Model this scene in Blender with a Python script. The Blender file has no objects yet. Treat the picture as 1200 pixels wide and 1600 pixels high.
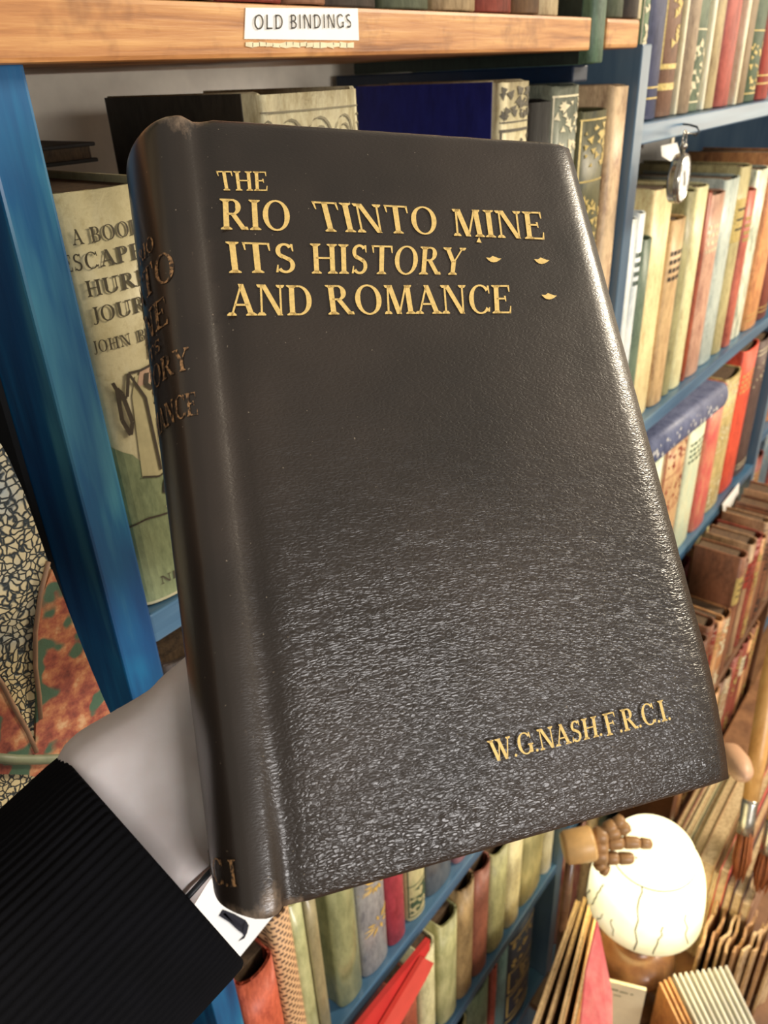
import bpy, bmesh, math, random
from mathutils import Vector, Matrix, noise
random.seed(7)
SC = bpy.context.scene
COL = SC.collection

# ------------------------------------------------------------------ camera
F = 1226.0            # focal length in pixels of the 1200 x 1600 frame
CZ = 1.62             # eye height
H = 0.32              # distance from the eye to the bookcase front
Rv = Vector((1123, -740, F)).normalized()
Dv = Vector((100, 2184, F)).normalized(); Dv = (Dv - Rv * Dv.dot(Rv)).normalized()
Nv = Rv.cross(Dv)
def c2w(v):           # direction seen by the lens (right, down, forward) -> world (x along the shelves, y into the wall, z up)
    return Vector((Rv.dot(v), Nv.dot(v), -Dv.dot(v)))
camd = bpy.data.cameras.new('camera'); cam = bpy.data.objects.new('camera', camd); COL.objects.link(cam)
camd.sensor_fit = 'VERTICAL'; camd.sensor_height = 36; camd.lens = F / 1600 * 36
camd.clip_start = 0.01
X, Y, Z = c2w(Vector((1, 0, 0))), c2w(Vector((0, -1, 0))), c2w(Vector((0, 0, -1)))
mw = Matrix((X, Y, Z)).transposed().to_4x4(); mw.translation = Vector((0, 0, CZ)); cam.matrix_world = mw
camd.dof.use_dof = True; camd.dof.focus_distance = 0.28; camd.dof.aperture_fstop = 20
SC.camera = cam

# ------------------------------------------------------------------ light
SC.view_settings.view_transform = 'Standard'; SC.view_settings.look = 'None'
SC.view_settings.gamma = 1.0; SC.view_settings.use_curve_mapping = False
SC.view_settings.exposure = 0.0
w = bpy.data.worlds.new('world'); SC.world = w; w.use_nodes = True
w.node_tree.nodes['Background'].inputs[0].default_value = (1.0, 0.92, 0.80, 1)
w.node_tree.nodes['Background'].inputs[1].default_value = 0.42
def area(name, loc, target, size, power, color, size_y=None):
    d = bpy.data.lights.new(name, 'AREA'); d.energy = power; d.color = color
    d.shape = 'RECTANGLE'; d.size = size; d.size_y = size_y or size
    o = bpy.data.objects.new(name, d); COL.objects.link(o); o.location = loc
    o.rotation_euler = (Vector(target) - Vector(loc)).to_track_quat('-Z', 'Y').to_euler()
    return o
area('ceiling_lamp_light', (2.1, -0.9, 2.35), (1.6, 0.4, 1.1), 0.5, 62, (1.0, 0.86, 0.66))
area('window_light', (-0.25, -2.0, 1.62), (0.15, 0.08, 1.45), 1.2, 40, (1.0, 0.96, 0.94), 0.4)
area('added_grazing_light', (3.3, -0.55, 1.5), (1.2, 0.3, 1.2), 0.5, 5, (1.0, 0.86, 0.64))  # unseen light added for grazing glare on edges and spines

# ------------------------------------------------------------------ helpers
def ray(px, py): return c2w(Vector((px - 600, py - 800, F)))
def at_n(px, py, n=1.0):      # point on the plane parallel to the bookcase front, n * H from the eye
    r = ray(px, py); p = r * (n * H / r.y); return Vector((p.x, p.y, p.z + CZ))
def at_z(px, py, z):          # point at height z
    r = ray(px, py); p = r * ((z - CZ) / r.z); return Vector((p.x, p.y, z))
def at_d(px, py, d):          # point at depth d metres from the lens
    p = ray(px, py) * (d / F); return Vector((p.x, p.y, p.z + CZ))
def zD(d): return CZ - d * H

def mesh_obj(name, bm, mats, parent=None, smooth=False, loc=None):
    me = bpy.data.meshes.new(name); bm.normal_update(); bm.to_mesh(me); bm.free()
    for m in (mats if isinstance(mats, (list, tuple)) else [mats]): me.materials.append(m)
    if smooth:
        for p in me.polygons: p.use_smooth = True
    o = bpy.data.objects.new(name, me); COL.objects.link(o)
    if parent: o.parent = parent
    if loc is not None: o.location = loc
    return o
def tag(o, label=None, cat=None, group=None, kind=None):
    if label: o['label'] = label
    if cat: o['category'] = cat
    if group: o['group'] = group
    if kind: o['kind'] = kind
    return o
def empty(name, loc=(0, 0, 0), rot=(0, 0, 0)):
    o = bpy.data.objects.new(name, None); COL.objects.link(o); o.location = loc; o.rotation_euler = rot
    o.empty_display_size = 0.02
    return o
def add_box(bm, x0, x1, y0, y1, z0, z1, bev=0.0, mi=0):
    vs = [bm.verts.new((x, y, z)) for x in (x0, x1) for y in (y0, y1) for z in (z0, z1)]
    fs = [bm.faces.new([vs[i] for i in q]) for q in ((0,1,3,2),(4,6,7,5),(0,4,5,1),(2,3,7,6),(0,2,6,4),(1,5,7,3))]
    for f_ in fs: f_.material_index = mi
    if bev:
        es = list({e for f_ in fs for e in f_.edges})
        bmesh.ops.bevel(bm, geom=es, offset=bev, segments=2, profile=0.6, affect='EDGES')
def box_obj(name, b, mat, parent=None, bev=0.0, smooth=False):
    bm = bmesh.new(); add_box(bm, *b, bev=bev); return mesh_obj(name, bm, mat, parent, smooth)
def add_prism(bm, pts, thick):      # pts: 4+ world points of a face, thick: vector
    a = [bm.verts.new(p) for p in pts]; b = [bm.verts.new(Vector(p) + thick) for p in pts]
    n = len(pts)
    try:
        bm.faces.new(a); bm.faces.new(b[::-1])
        for i in range(n): bm.faces.new((a[i], b[i], b[(i + 1) % n], a[(i + 1) % n]))
    except ValueError: pass
    bmesh.ops.recalc_face_normals(bm, faces=bm.faces)
def add_lathe(bm, prof, seg=40, M=None, close=True):
    rings = []
    for r, z in prof:
        rings.append([bm.verts.new((r * math.cos(2*math.pi*i/seg), r * math.sin(2*math.pi*i/seg), z)) for i in range(seg)])
    for a, b in zip(rings, rings[1:]):
        for i in range(seg): bm.faces.new((a[i], a[(i+1) % seg], b[(i+1) % seg], b[i]))
    if close:
        bm.faces.new(rings[0][::-1]); bm.faces.new(rings[-1])
    if M is not None: bmesh.ops.transform(bm, matrix=M, verts=[v for r in rings for v in r])
def add_tube(bm, pts, rad, seg=8):
    rings = []
    pts = [Vector(p) for p in pts]; n = len(pts)
    rad = rad if isinstance(rad, (list, tuple)) else [rad] * n
    up = Vector((0, 0, 1))
    prev = None
    for i, p in enumerate(pts):
        t = (pts[min(i+1, n-1)] - pts[max(i-1, 0)]).normalized()
        a = t.cross(up) if prev is None else prev - t * prev.dot(t)
        if a.length < 1e-4: a = t.cross(Vector((1, 0, 0)))
        a.normalize(); prev = a; b = t.cross(a)
        rings.append([bm.verts.new(p + (a * math.cos(2*math.pi*k/seg) + b * math.sin(2*math.pi*k/seg)) * rad[i]) for k in range(seg)])
    for a, b in zip(rings, rings[1:]):
        for i in range(seg): bm.faces.new((a[i], a[(i+1) % seg], b[(i+1) % seg], b[i]))
    bm.faces.new(rings[0][::-1]); bm.faces.new(rings[-1])

# ------------------------------------------------------------------ materials
def lin(c): return tuple((x / 12.92 if x <= 0.04045 else ((x + 0.055) / 1.055) ** 2.4) for x in c)
def rgb(r, g, b): return lin((r / 255, g / 255, b / 255)) + (1,)
class NT:
    def __init__(s, name):
        s.m = bpy.data.materials.new(name); s.m.use_nodes = True; s.t = s.m.node_tree
        s.b = s.t.nodes['Principled BSDF']
        s.tc = s.t.nodes.new('ShaderNodeTexCoord')
    def n(s, kind, **kw):
        nd = s.t.nodes.new(kind)
        for k, v in kw.items():
            if k in nd.inputs: nd.inputs[k].default_value = v
            else: setattr(nd, k, v)
        return nd
    def l(s, a, b): s.t.links.new(a, b)
    def mapping(s, scale=(1, 1, 1), rot=(0, 0, 0), src='Object'):
        mp = s.n('ShaderNodeMapping'); mp.inputs['Scale'].default_value = scale; mp.inputs['Rotation'].default_value = rot
        s.l(s.tc.outputs[src], mp.inputs[0]); return mp.outputs[0]
    def noise(s, vec, scale, detail=4, rough=0.6):
        nd = s.n('ShaderNodeTexNoise'); nd.inputs['Scale'].default_value = scale; nd.inputs['Detail'].default_value = detail
        nd.inputs['Roughness'].default_value = rough; s.l(vec, nd.inputs['Vector']); return nd.outputs['Fac']
    def ramp(s, fac, stops, interp='LINEAR'):
        nd = s.n('ShaderNodeValToRGB'); cr = nd.color_ramp; cr.interpolation = interp
        while len(cr.elements) < len(stops): cr.elements.new(0.5)
        for e, (p, c) in zip(cr.elements, stops): e.position = p; e.color = c if not isinstance(c, (int, float)) else (c, c, c, 1)
        s.l(fac, nd.inputs[0]); return nd.outputs[0]
    def mix(s, fac, a, b, blend='MIX'):
        nd = s.n('ShaderNodeMixRGB', blend_type=blend)
        for i, v in enumerate((fac, a, b)):
            if hasattr(v, 'links'): s.l(v, nd.inputs[i])
            else: nd.inputs[i].default_value = v
        return nd.outputs[0]
    def bump(s, h, strength=0.3, dist=0.001, prev=None):
        nd = s.n('ShaderNodeBump'); nd.inputs['Strength'].default_value = strength; nd.inputs['Distance'].default_value = dist
        s.l(h, nd.inputs['Height'])
        if prev is not None: s.l(prev, nd.inputs['Normal'])
        return nd.outputs[0]
    def fin(s, col=None, rough=None, metal=None, normal=None, **kw):
        for k, v in (('Base Color', col), ('Roughness', rough), ('Metallic', metal), ('Normal', normal)):
            if v is None: continue
            if hasattr(v, 'links'): s.l(v, s.b.inputs[k])
            else: s.b.inputs[k].default_value = v
        for k, v in kw.items(): s.b.inputs[k.replace('_', ' ')].default_value = v
        return s.m
_mc = {}
def cloth(c1, c2=None, rough=0.6, scale=60, thr=(0.42, 0.66), coat=0.0, stretch=3.0):
    key = (c1, c2, rough, scale, thr, coat)
    if key in _mc: return _mc[key]
    c2 = c2 or tuple(min(255, int(x * 0.72)) for x in c1)
    t = NT('cloth'); v = t.mapping((1, 1, 1 / stretch))
    oi = t.n('ShaderNodeObjectInfo'); ad = t.n('ShaderNodeVectorMath', operation='ADD')
    t.l(v, ad.inputs[0]); t.l(oi.outputs['Location'], ad.inputs[1]); v = ad.outputs[0]
    n1 = t.noise(v, scale, 5, 0.65); n2 = t.noise(v, scale * 5, 3, 0.7)
    col = t.mix(t.ramp(n1, [(thr[0], 0), (thr[1], 1)]), rgb(*c1), rgb(*c2))
    col = t.mix(t.ramp(n2, [(0.38, 0.0), (0.68, 0.42)]), col, rgb(*[min(255, int(x * 1.15 + 18)) for x in c1]))
    _mc[key] = t.fin(col, rough, None, t.bump(n2, 0.25, 0.0006), Coat_Weight=coat, Coat_Roughness=0.2)
    return _mc[key]
def plain(c, rough=0.6, metal=0.0, bumpy=0.15, scale=120, var=0.85):
    t = NT('surface'); v = t.mapping(); n1 = t.noise(v, scale, 3, 0.6)
    col = t.mix(t.ramp(n1, [(0.3, 0), (0.7, 1)]), rgb(*c), rgb(*[int(x * var) for x in c]))
    return t.fin(col, rough, metal, t.bump(n1, bumpy, 0.0005))
def paint_blue():
    t = NT('blue_gloss_paint'); v = t.mapping((44, 44, 5)); n1 = t.noise(v, 1.0, 4, 0.55)
    v2 = t.mapping((160, 160, 8)); n2 = t.noise(v2, 1.0, 3, 0.6)
    v3 = t.mapping((9, 9, 7)); n3 = t.noise(v3, 1.0, 2, 0.5)
    col = t.ramp(n1, [(0.34, rgb(6, 52, 92)), (0.48, rgb(10, 84, 130)), (0.57, rgb(20, 104, 146)), (0.70, rgb(84, 164, 180))])
    col = t.mix(t.ramp(n3, [(0.50, 0.0), (0.60, 0.6)]), col, rgb(10, 62, 112))
    return t.fin(col, 0.38, None, t.bump(n2, 0.25, 0.0006), Coat_Weight=0.2, Coat_Roughness=0.25)
def paint_glared():  # same blue case paint, with lamp glare greyed into the colour
    t = NT('blue_paint_with_glare'); v = t.mapping((30, 30, 4)); n1 = t.noise(v, 1.0, 4, 0.6)
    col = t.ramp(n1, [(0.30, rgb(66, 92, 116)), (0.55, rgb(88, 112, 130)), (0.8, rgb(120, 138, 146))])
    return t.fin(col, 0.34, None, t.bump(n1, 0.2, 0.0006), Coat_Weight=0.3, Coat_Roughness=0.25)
def paint_blue_h():
    t = NT('blue_shelf_paint'); v = t.mapping((4, 40, 60)); n1 = t.noise(v, 1.0, 4, 0.55)
    col = t.ramp(n1, [(0.30, rgb(44, 80, 110)), (0.55, rgb(72, 108, 136)), (0.8, rgb(116, 142, 156))])
    return t.fin(col, 0.34, None, t.bump(n1, 0.2, 0.0006), Coat_Weight=0.3, Coat_Roughness=0.25)
def wood(c1, c2, c3, sc=(6, 60, 90), rough=0.45, dark=(90, 52, 24)):
    t = NT('wood'); v = t.mapping(sc); n1 = t.noise(v, 1.0, 6, 0.62)
    v2 = t.mapping((26, 26, 26)); n2 = t.noise(v2, 1.0, 4, 0.7)
    col = t.ramp(n1, [(0.28, rgb(*c2)), (0.46, rgb(*c1)), (0.68, rgb(*c3))])
    col = t.mix(t.ramp(n2, [(0.50, 0.0), (0.70, 0.75)]), col, rgb(*dark))
    return t.fin(col, rough, None, t.bump(n1, 0.4, 0.0008))
M_BLUE, M_SHELF, M_GLARED = paint_blue(), paint_blue_h(), paint_glared()
M_RECESS_SHADE = plain((10, 12, 16), 0.6)  # near-black colour stands in for shade inside the left recess
M_NAVY = plain((6, 30, 54), 0.45)
M_PLANK = wood((176, 120, 68), (128, 78, 40), (208, 158, 98), sc=(9, 90, 170), dark=(118, 74, 40))
M_PAGES_D = cloth((86, 66, 44), (48, 34, 24), 0.8, 200)
M_PAGES = cloth((196, 172, 130), (150, 122, 84), 0.8, 260)
M_GOLD = plain((244, 208, 128), 0.38, 0.15, 0.1, 900, 0.88)
M_GILT = plain((222, 196, 120), 0.4, 0.3, 0.1, 300, 0.75)
M_WHITE = plain((238, 236, 228), 0.5, 0, 0.05, 60, 0.97)
M_INK = plain((34, 32, 34), 0.6)
M_INKB = plain((52, 58, 72), 0.6)
M_CREAMPRINT = plain((226, 214, 176), 0.55, 0, .1, 150, 0.88)
M_WALL = plain((228, 218, 198), 0.85, 0, 0.2, 40, 0.93)
M_FLOOR = wood((120, 84, 54), (84, 56, 36), (146, 106, 70), (3, 30, 30), 0.5)

# ------------------------------------------------------------------ lettering: drawn letter by letter, thick and thin strokes
def _ln(x0, y0, x1, y1, w): return [(x0-w/2, y0), (x0+w/2, y0), (x1+w/2, y1), (x1-w/2, y1)]
def _hb(x0, x1, y, h): return [(x0, y-h/2), (x1, y-h/2), (x1, y+h/2), (x0, y+h/2)]
def _arc(cx, cy, rx, ry, a0, a1, tk, tn, n=14):
    out = []
    for i in range(n):
        q = []
        for a in (a0 + (a1-a0)*i/n, a0 + (a1-a0)*(i+1)/n):
            r = math.radians(a); th = tn + (tk - tn) * abs(math.cos(r)) ** 1.5
            q.append(((cx + rx*math.cos(r), cy + ry*math.sin(r)), (cx + (rx-th)*math.cos(r), cy + (ry-th*0.9)*math.sin(r))))
        out.append([q[0][0], q[1][0], q[1][1], q[0][1]])
    return out
def glyph(ch, serif=True):
    T, t = (0.165, 0.062) if serif else (0.125, 0.115)
    P = []
    def sf(x, y, w=0.34):
        if not serif: return
        s = 1 if y < 0.5 else -1
        P.append([(x-w/2, y), (x+w/2, y), (x+w/2, y+s*0.035), (x+T*0.45, y+s*0.10), (x-T*0.45, y+s*0.10), (x-w/2, y+s*0.035)])
    def stem(x, T_=None, a=0, b=1):
        P.append(_ln(x, a, x, b, T_ or T))
        if a == 0: sf(x, 0)
        if b == 1: sf(x, 1)
    def tick(x, y, d, h=0.2):      # vertical end serif of an arm
        if serif: P.append([(x-0.05, y), (x+0.02, y), (x+0.035, y+d*h), (x+0.0, y+d*h)])
    if ch == 'A': P += [_ln(.10, 0, .40, 1, t), _ln(.70, 0, .38, 1, T), _hb(.2, .6, .34, t)]; sf(.10, 0, .28); sf(.70, 0, .34); W = .82
    elif ch in 'BRP':
        stem(.17)
        P += _arc(.36, .74, .26, .26, -90, 90, T, t); P += [_hb(.17, .38, 1-t/2, t), _hb(.17, .38, .48+t/2, t)]; W = .70
        if ch == 'B': P += _arc(.38, .26, .29, .26, -90, 90, T, t); P += [_hb(.17, .4, t/2, t)]
        if ch == 'R': P += [_ln(.70, 0, .38, .5, T)]; sf(.72, 0, .2); W = .82
    elif ch in 'CG':
        P += _arc(.44, .5, .40, .52, 42, 318, T, t, 20); tick(.74, .98, -1, .28); W = .80
        if ch == 'C': tick(.74, .06, 1, .16)
        else: P.append(_ln(.72, .04, .72, .42, T)); P.append(_hb(.58, .86, .42, .06)); W = .88
    elif ch == 'D': stem(.17); P += _arc(.38, .5, .42, .5, -90, 90, T, t, 18); P += [_hb(.17, .4, 1-t/2, t), _hb(.17, .4, t/2, t)]; W = .86
    elif ch in 'EFL':
        stem(.17); W = .70
        if ch != 'L': P += [_hb(.17, .62, 1-t/2, t), _hb(.17, .48, .52, t)]; tick(.62, 1, -1, .24); tick(.49, .62, -1, .2)
        if ch != 'F': P.append(_hb(.17, .66, t/2, t)); tick(.66, 0, 1, .26)
    elif ch == 'H': stem(.17); stem(.72); P.append(_hb(.17, .72, .52, t)); W = .89
    elif ch == 'I': stem(.17); W = .34
    elif ch == 'J': P += [_ln(.30, .15, .30, 1, T)]; P += _arc(.14, .14, .24, .26, -130, 0, T, t, 8); sf(.30, 1); W = .46
    elif ch == 'K': stem(.17); P += [_ln(.28, .42, .66, 1, t), _ln(.74, 0, .38, .58, T)]; sf(.64, 1, .26); sf(.74, 0, .3); W = .86
    elif ch == 'M': P += [_ln(.12, 0, .17, 1, t), _ln(.48, 0, .22, 1, T), _ln(.48, 0, .76, 1, t), _ln(.86, 0, .80, 1, T)]; sf(.12, 0, .24); sf(.86, 0, .32); sf(.16, 1, .22); sf(.82, 1, .24); W = 1.0
    elif ch == 'N': P += [_ln(.14, 0, .14, 1, t), _ln(.72, 0, .20, 1, T), _ln(.74, 0, .74, 1, t)]; sf(.14, 0, .26); sf(.12, 1, .24); sf(.74, 1, .26); W = .88
    elif ch in 'OQ': P += _arc(.44, .5, .42, .52, 0, 360, T, t, 28); W = .88
    elif ch == 'S':
        for (cx, cy, r0, r1, a0, a1) in ((.33, .745, .25, .27, 35, 250), (.33, .27, .27, .28, -145, 70)): P += _arc(cx, cy, r0, r1, a0, a1, T*.8, t*1.4, 14)
        P.append([(.16, .56), (.22, .66), (.50, .50), (.45, .38)]); tick(.54, .99, -1, .25); tick(.10, .02, 1, .25); W = .66
    elif ch == 'T': stem(.40, None, 0, .999); P.append(_hb(.05, .75, 1-t/2, t)); tick(.09, 1, -1, .26); tick(.75, 1, -1, .26); W = .80
    elif ch == 'U': stem(.17, T, .3, 1); stem(.70, t, .3, 1); P += _arc(.43, .3, .345, .32, 180, 360, T*.9, t, 12); W = .86
    elif ch == 'V': P += [_ln(.42, 0, .14, 1, T), _ln(.44, 0, .72, 1, t)]; sf(.14, 1); sf(.72, 1, .26); W = .82
    elif ch == 'W': P += [_ln(.36, 0, .14, 1, T), _ln(.38, 0, .58, .9, t), _ln(.80, 0, .54, 1, T), _ln(.82, 0, 1.06, 1, t)]; sf(.14, 1); sf(.52, 1, .3); sf(1.06, 1, .24); W = 1.16
    elif ch == 'Y': P += [_ln(.40, .45, .12, 1, T), _ln(.42, .45, .70, 1, t), _ln(.41, 0, .41, .5, T)]; sf(.41, 0); sf(.12, 1, .3); sf(.70, 1, .24); W = .80
    elif ch == '.': P += [[(.08+.07*math.cos(a), .06+.07*math.sin(a)) for a in [k*math.pi/4 for k in range(8)]]]; W = .20
    elif ch == '&': P += _arc(.34, .76, .19, .24, 0, 360, .1, t, 12); P += _arc(.32, .27, .28, .29, 60, 340, T, t, 14); P += [_ln(.74, 0, .26, .66, T)]; W = .84
    elif ch == '-': P += [_hb(.06, .4, .42, .09)]; W = .46
    else: W = .36
    return P, W
def text_polys(s, serif=True, gap=0.07):
    out, x = [], 0.0
    for ch in s:
        P, W = glyph(ch, serif)
        out += [[(x + a, b) for a, b in p] for p in P]; x += W + gap
    x -= gap
    return [[(a / x, b) for a, b in p] for p in out], x      # x normalised to 0..1
def text_mesh(bm, s, fn, serif=True, gap=0.07, mi=0):
    polys, _ = text_polys(s, serif, gap)
    for p in polys:
        vs = [bm.verts.new(fn(a, b)) for a, b in p]
        try: f_ = bm.faces.new(vs); f_.material_index = mi
        except ValueError: pass
def quad_fn(BL, BR, TR, TL):
    BL, BR, TR, TL = map(Vector, (BL, BR, TR, TL))
    return lambda u, v: BL.lerp(BR, u).lerp(TL.lerp(TR, u), v)

# ------------------------------------------------------------------ the setting
box_obj('wall_back', (-0.9, 4.2, 0.58, 0.62, 0, 2.6), M_WALL)['kind'] = 'structure'
box_obj('floor', (-0.9, 4.2, -2.2, 0.62, -0.05, 0), M_FLOOR)['kind'] = 'structure'
box_obj('wall_right', (4.2, 4.26, -2.2, 0.62, 0, 2.6), M_WALL)['kind'] = 'structure'

# ------------------------------------------------------------------ the bookcase
BD = 0.25                                      # depth of the case
case = empty('bookcase', (0.9, 0.44, 0)); tag(case, 'tall blue painted bookcase with wooden top plank, packed with old books', 'bookcase')
def case_part(name, b, mat, bev=0.0015, label=None):
    o = box_obj(name, b, mat, None, bev); o.parent = case; o.matrix_parent_inverse = Matrix.Translation(-case.location)
    if label: o['label'] = label
    return o
Y0 = H
posts = [(0.512*H, 0.581*H, 1.63), (2.445*H, 2.512*H, 1.632), (4.95*H, 5.02*H, 1.632), (7.5*H, 7.57*H, 2.2)]
for k, (a, b, zt) in enumerate(posts): case_part('upright', (a, b, Y0, Y0+BD, 0, zt), M_BLUE if k == 0 else M_GLARED)
case_part('upright', (-0.55, -0.52, Y0, Y0+BD, 0, 1.63), M_NAVY)
bays = [(0.581*H, 2.445*H, [0.79, 1.66, 2.545, 3.47, 4.42]), (2.512*H, 4.95*H, [0.165, 1.24, 2.28, 3.33, 4.42]), (5.02*H, 7.5*H, [1.0, 2.1, 3.1, 4.12, 4.85])]
for a, b, ds in bays:
    for d in ds:
        case_part('shelf_board', (a, b, Y0+0.001, Y0+BD-0.002, zD(d)-0.019, zD(d)), M_SHELF)
case_part('shelf_board', (-0.52, 0.505*H, Y0+0.05, Y0+BD-0.09, 0.9, 0.919), M_RECESS_SHADE)  # near-black shelf standing in for shade inside the left recess
case_part('recess_shade_panel', (-0.55, 0.512*H, Y0+BD-.08, Y0+BD-.074, 0, 1.60), M_RECESS_SHADE, 0, 'black back panel standing in for the shade of the recess')
case_part('side_shade', (.511*H-.003, .511*H, Y0+.045, Y0+BD-.081, .0, 1.60), M_RECESS_SHADE, 0)  # thin black layer painting shade onto the side of the upright
# top plank and its card
zb, zt_ = zD(-0.024), zD(-0.092)
pk = case_part('top_plank', (-0.6, 2.03*H, Y0-0.012, Y0+BD, zb, zt_), M_PLANK, 0.002, 'worn varnished pine plank')
case_part('top_plank', (2.118*H, 2.32*H, Y0-0.012, Y0+BD, zb+0.001, zt_), M_PLANK, 0.003, 'short offcut of worn pine plank')
YC = Y0 - 0.0125
def on_plank(px, py, off=0.0):
    r = ray(px, py); p = r * ((YC - off) / r.y); return Vector((p.x, p.y, p.z + CZ))
bm = bmesh.new()
add_prism(bm, [on_plank(382, 61), on_plank(561, 63), on_plank(559, 13), on_plank(384, 12)], Vector((0, 0.0005, 0)))
card = mesh_obj('shelf_label', bm, M_WHITE, pk); card['label'] = 'white paper card printed OLD BINDINGS'
bm = bmesh.new()
text_mesh(bm, 'OLD BINDINGS', quad_fn(on_plank(397, 46, .0007), on_plank(550, 43.5, .0007), on_plank(549, 22, .0007), on_plank(397, 23, .0007)), serif=False, gap=0.13)
mesh_obj('lettering', bm, M_INK, card)
bm = bmesh.new()
for k in range(16):
    x0 = 384 + k * 10.5
    add_prism(bm, [on_plank(x0, 65 + random.uniform(0, 3)), on_plank(x0 + 11.5, 65 + random.uniform(0, 3)), on_plank(x0 + 11.5, 74 + random.uniform(-2, 2)), on_plank(x0, 74 + random.uniform(-2, 2))], Vector((0, 0.0008, 0)))
mesh_obj('torn_paper_strip', bm, M_CREAMPRINT, pk)['label'] = 'torn remains of an older paper label'

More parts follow.
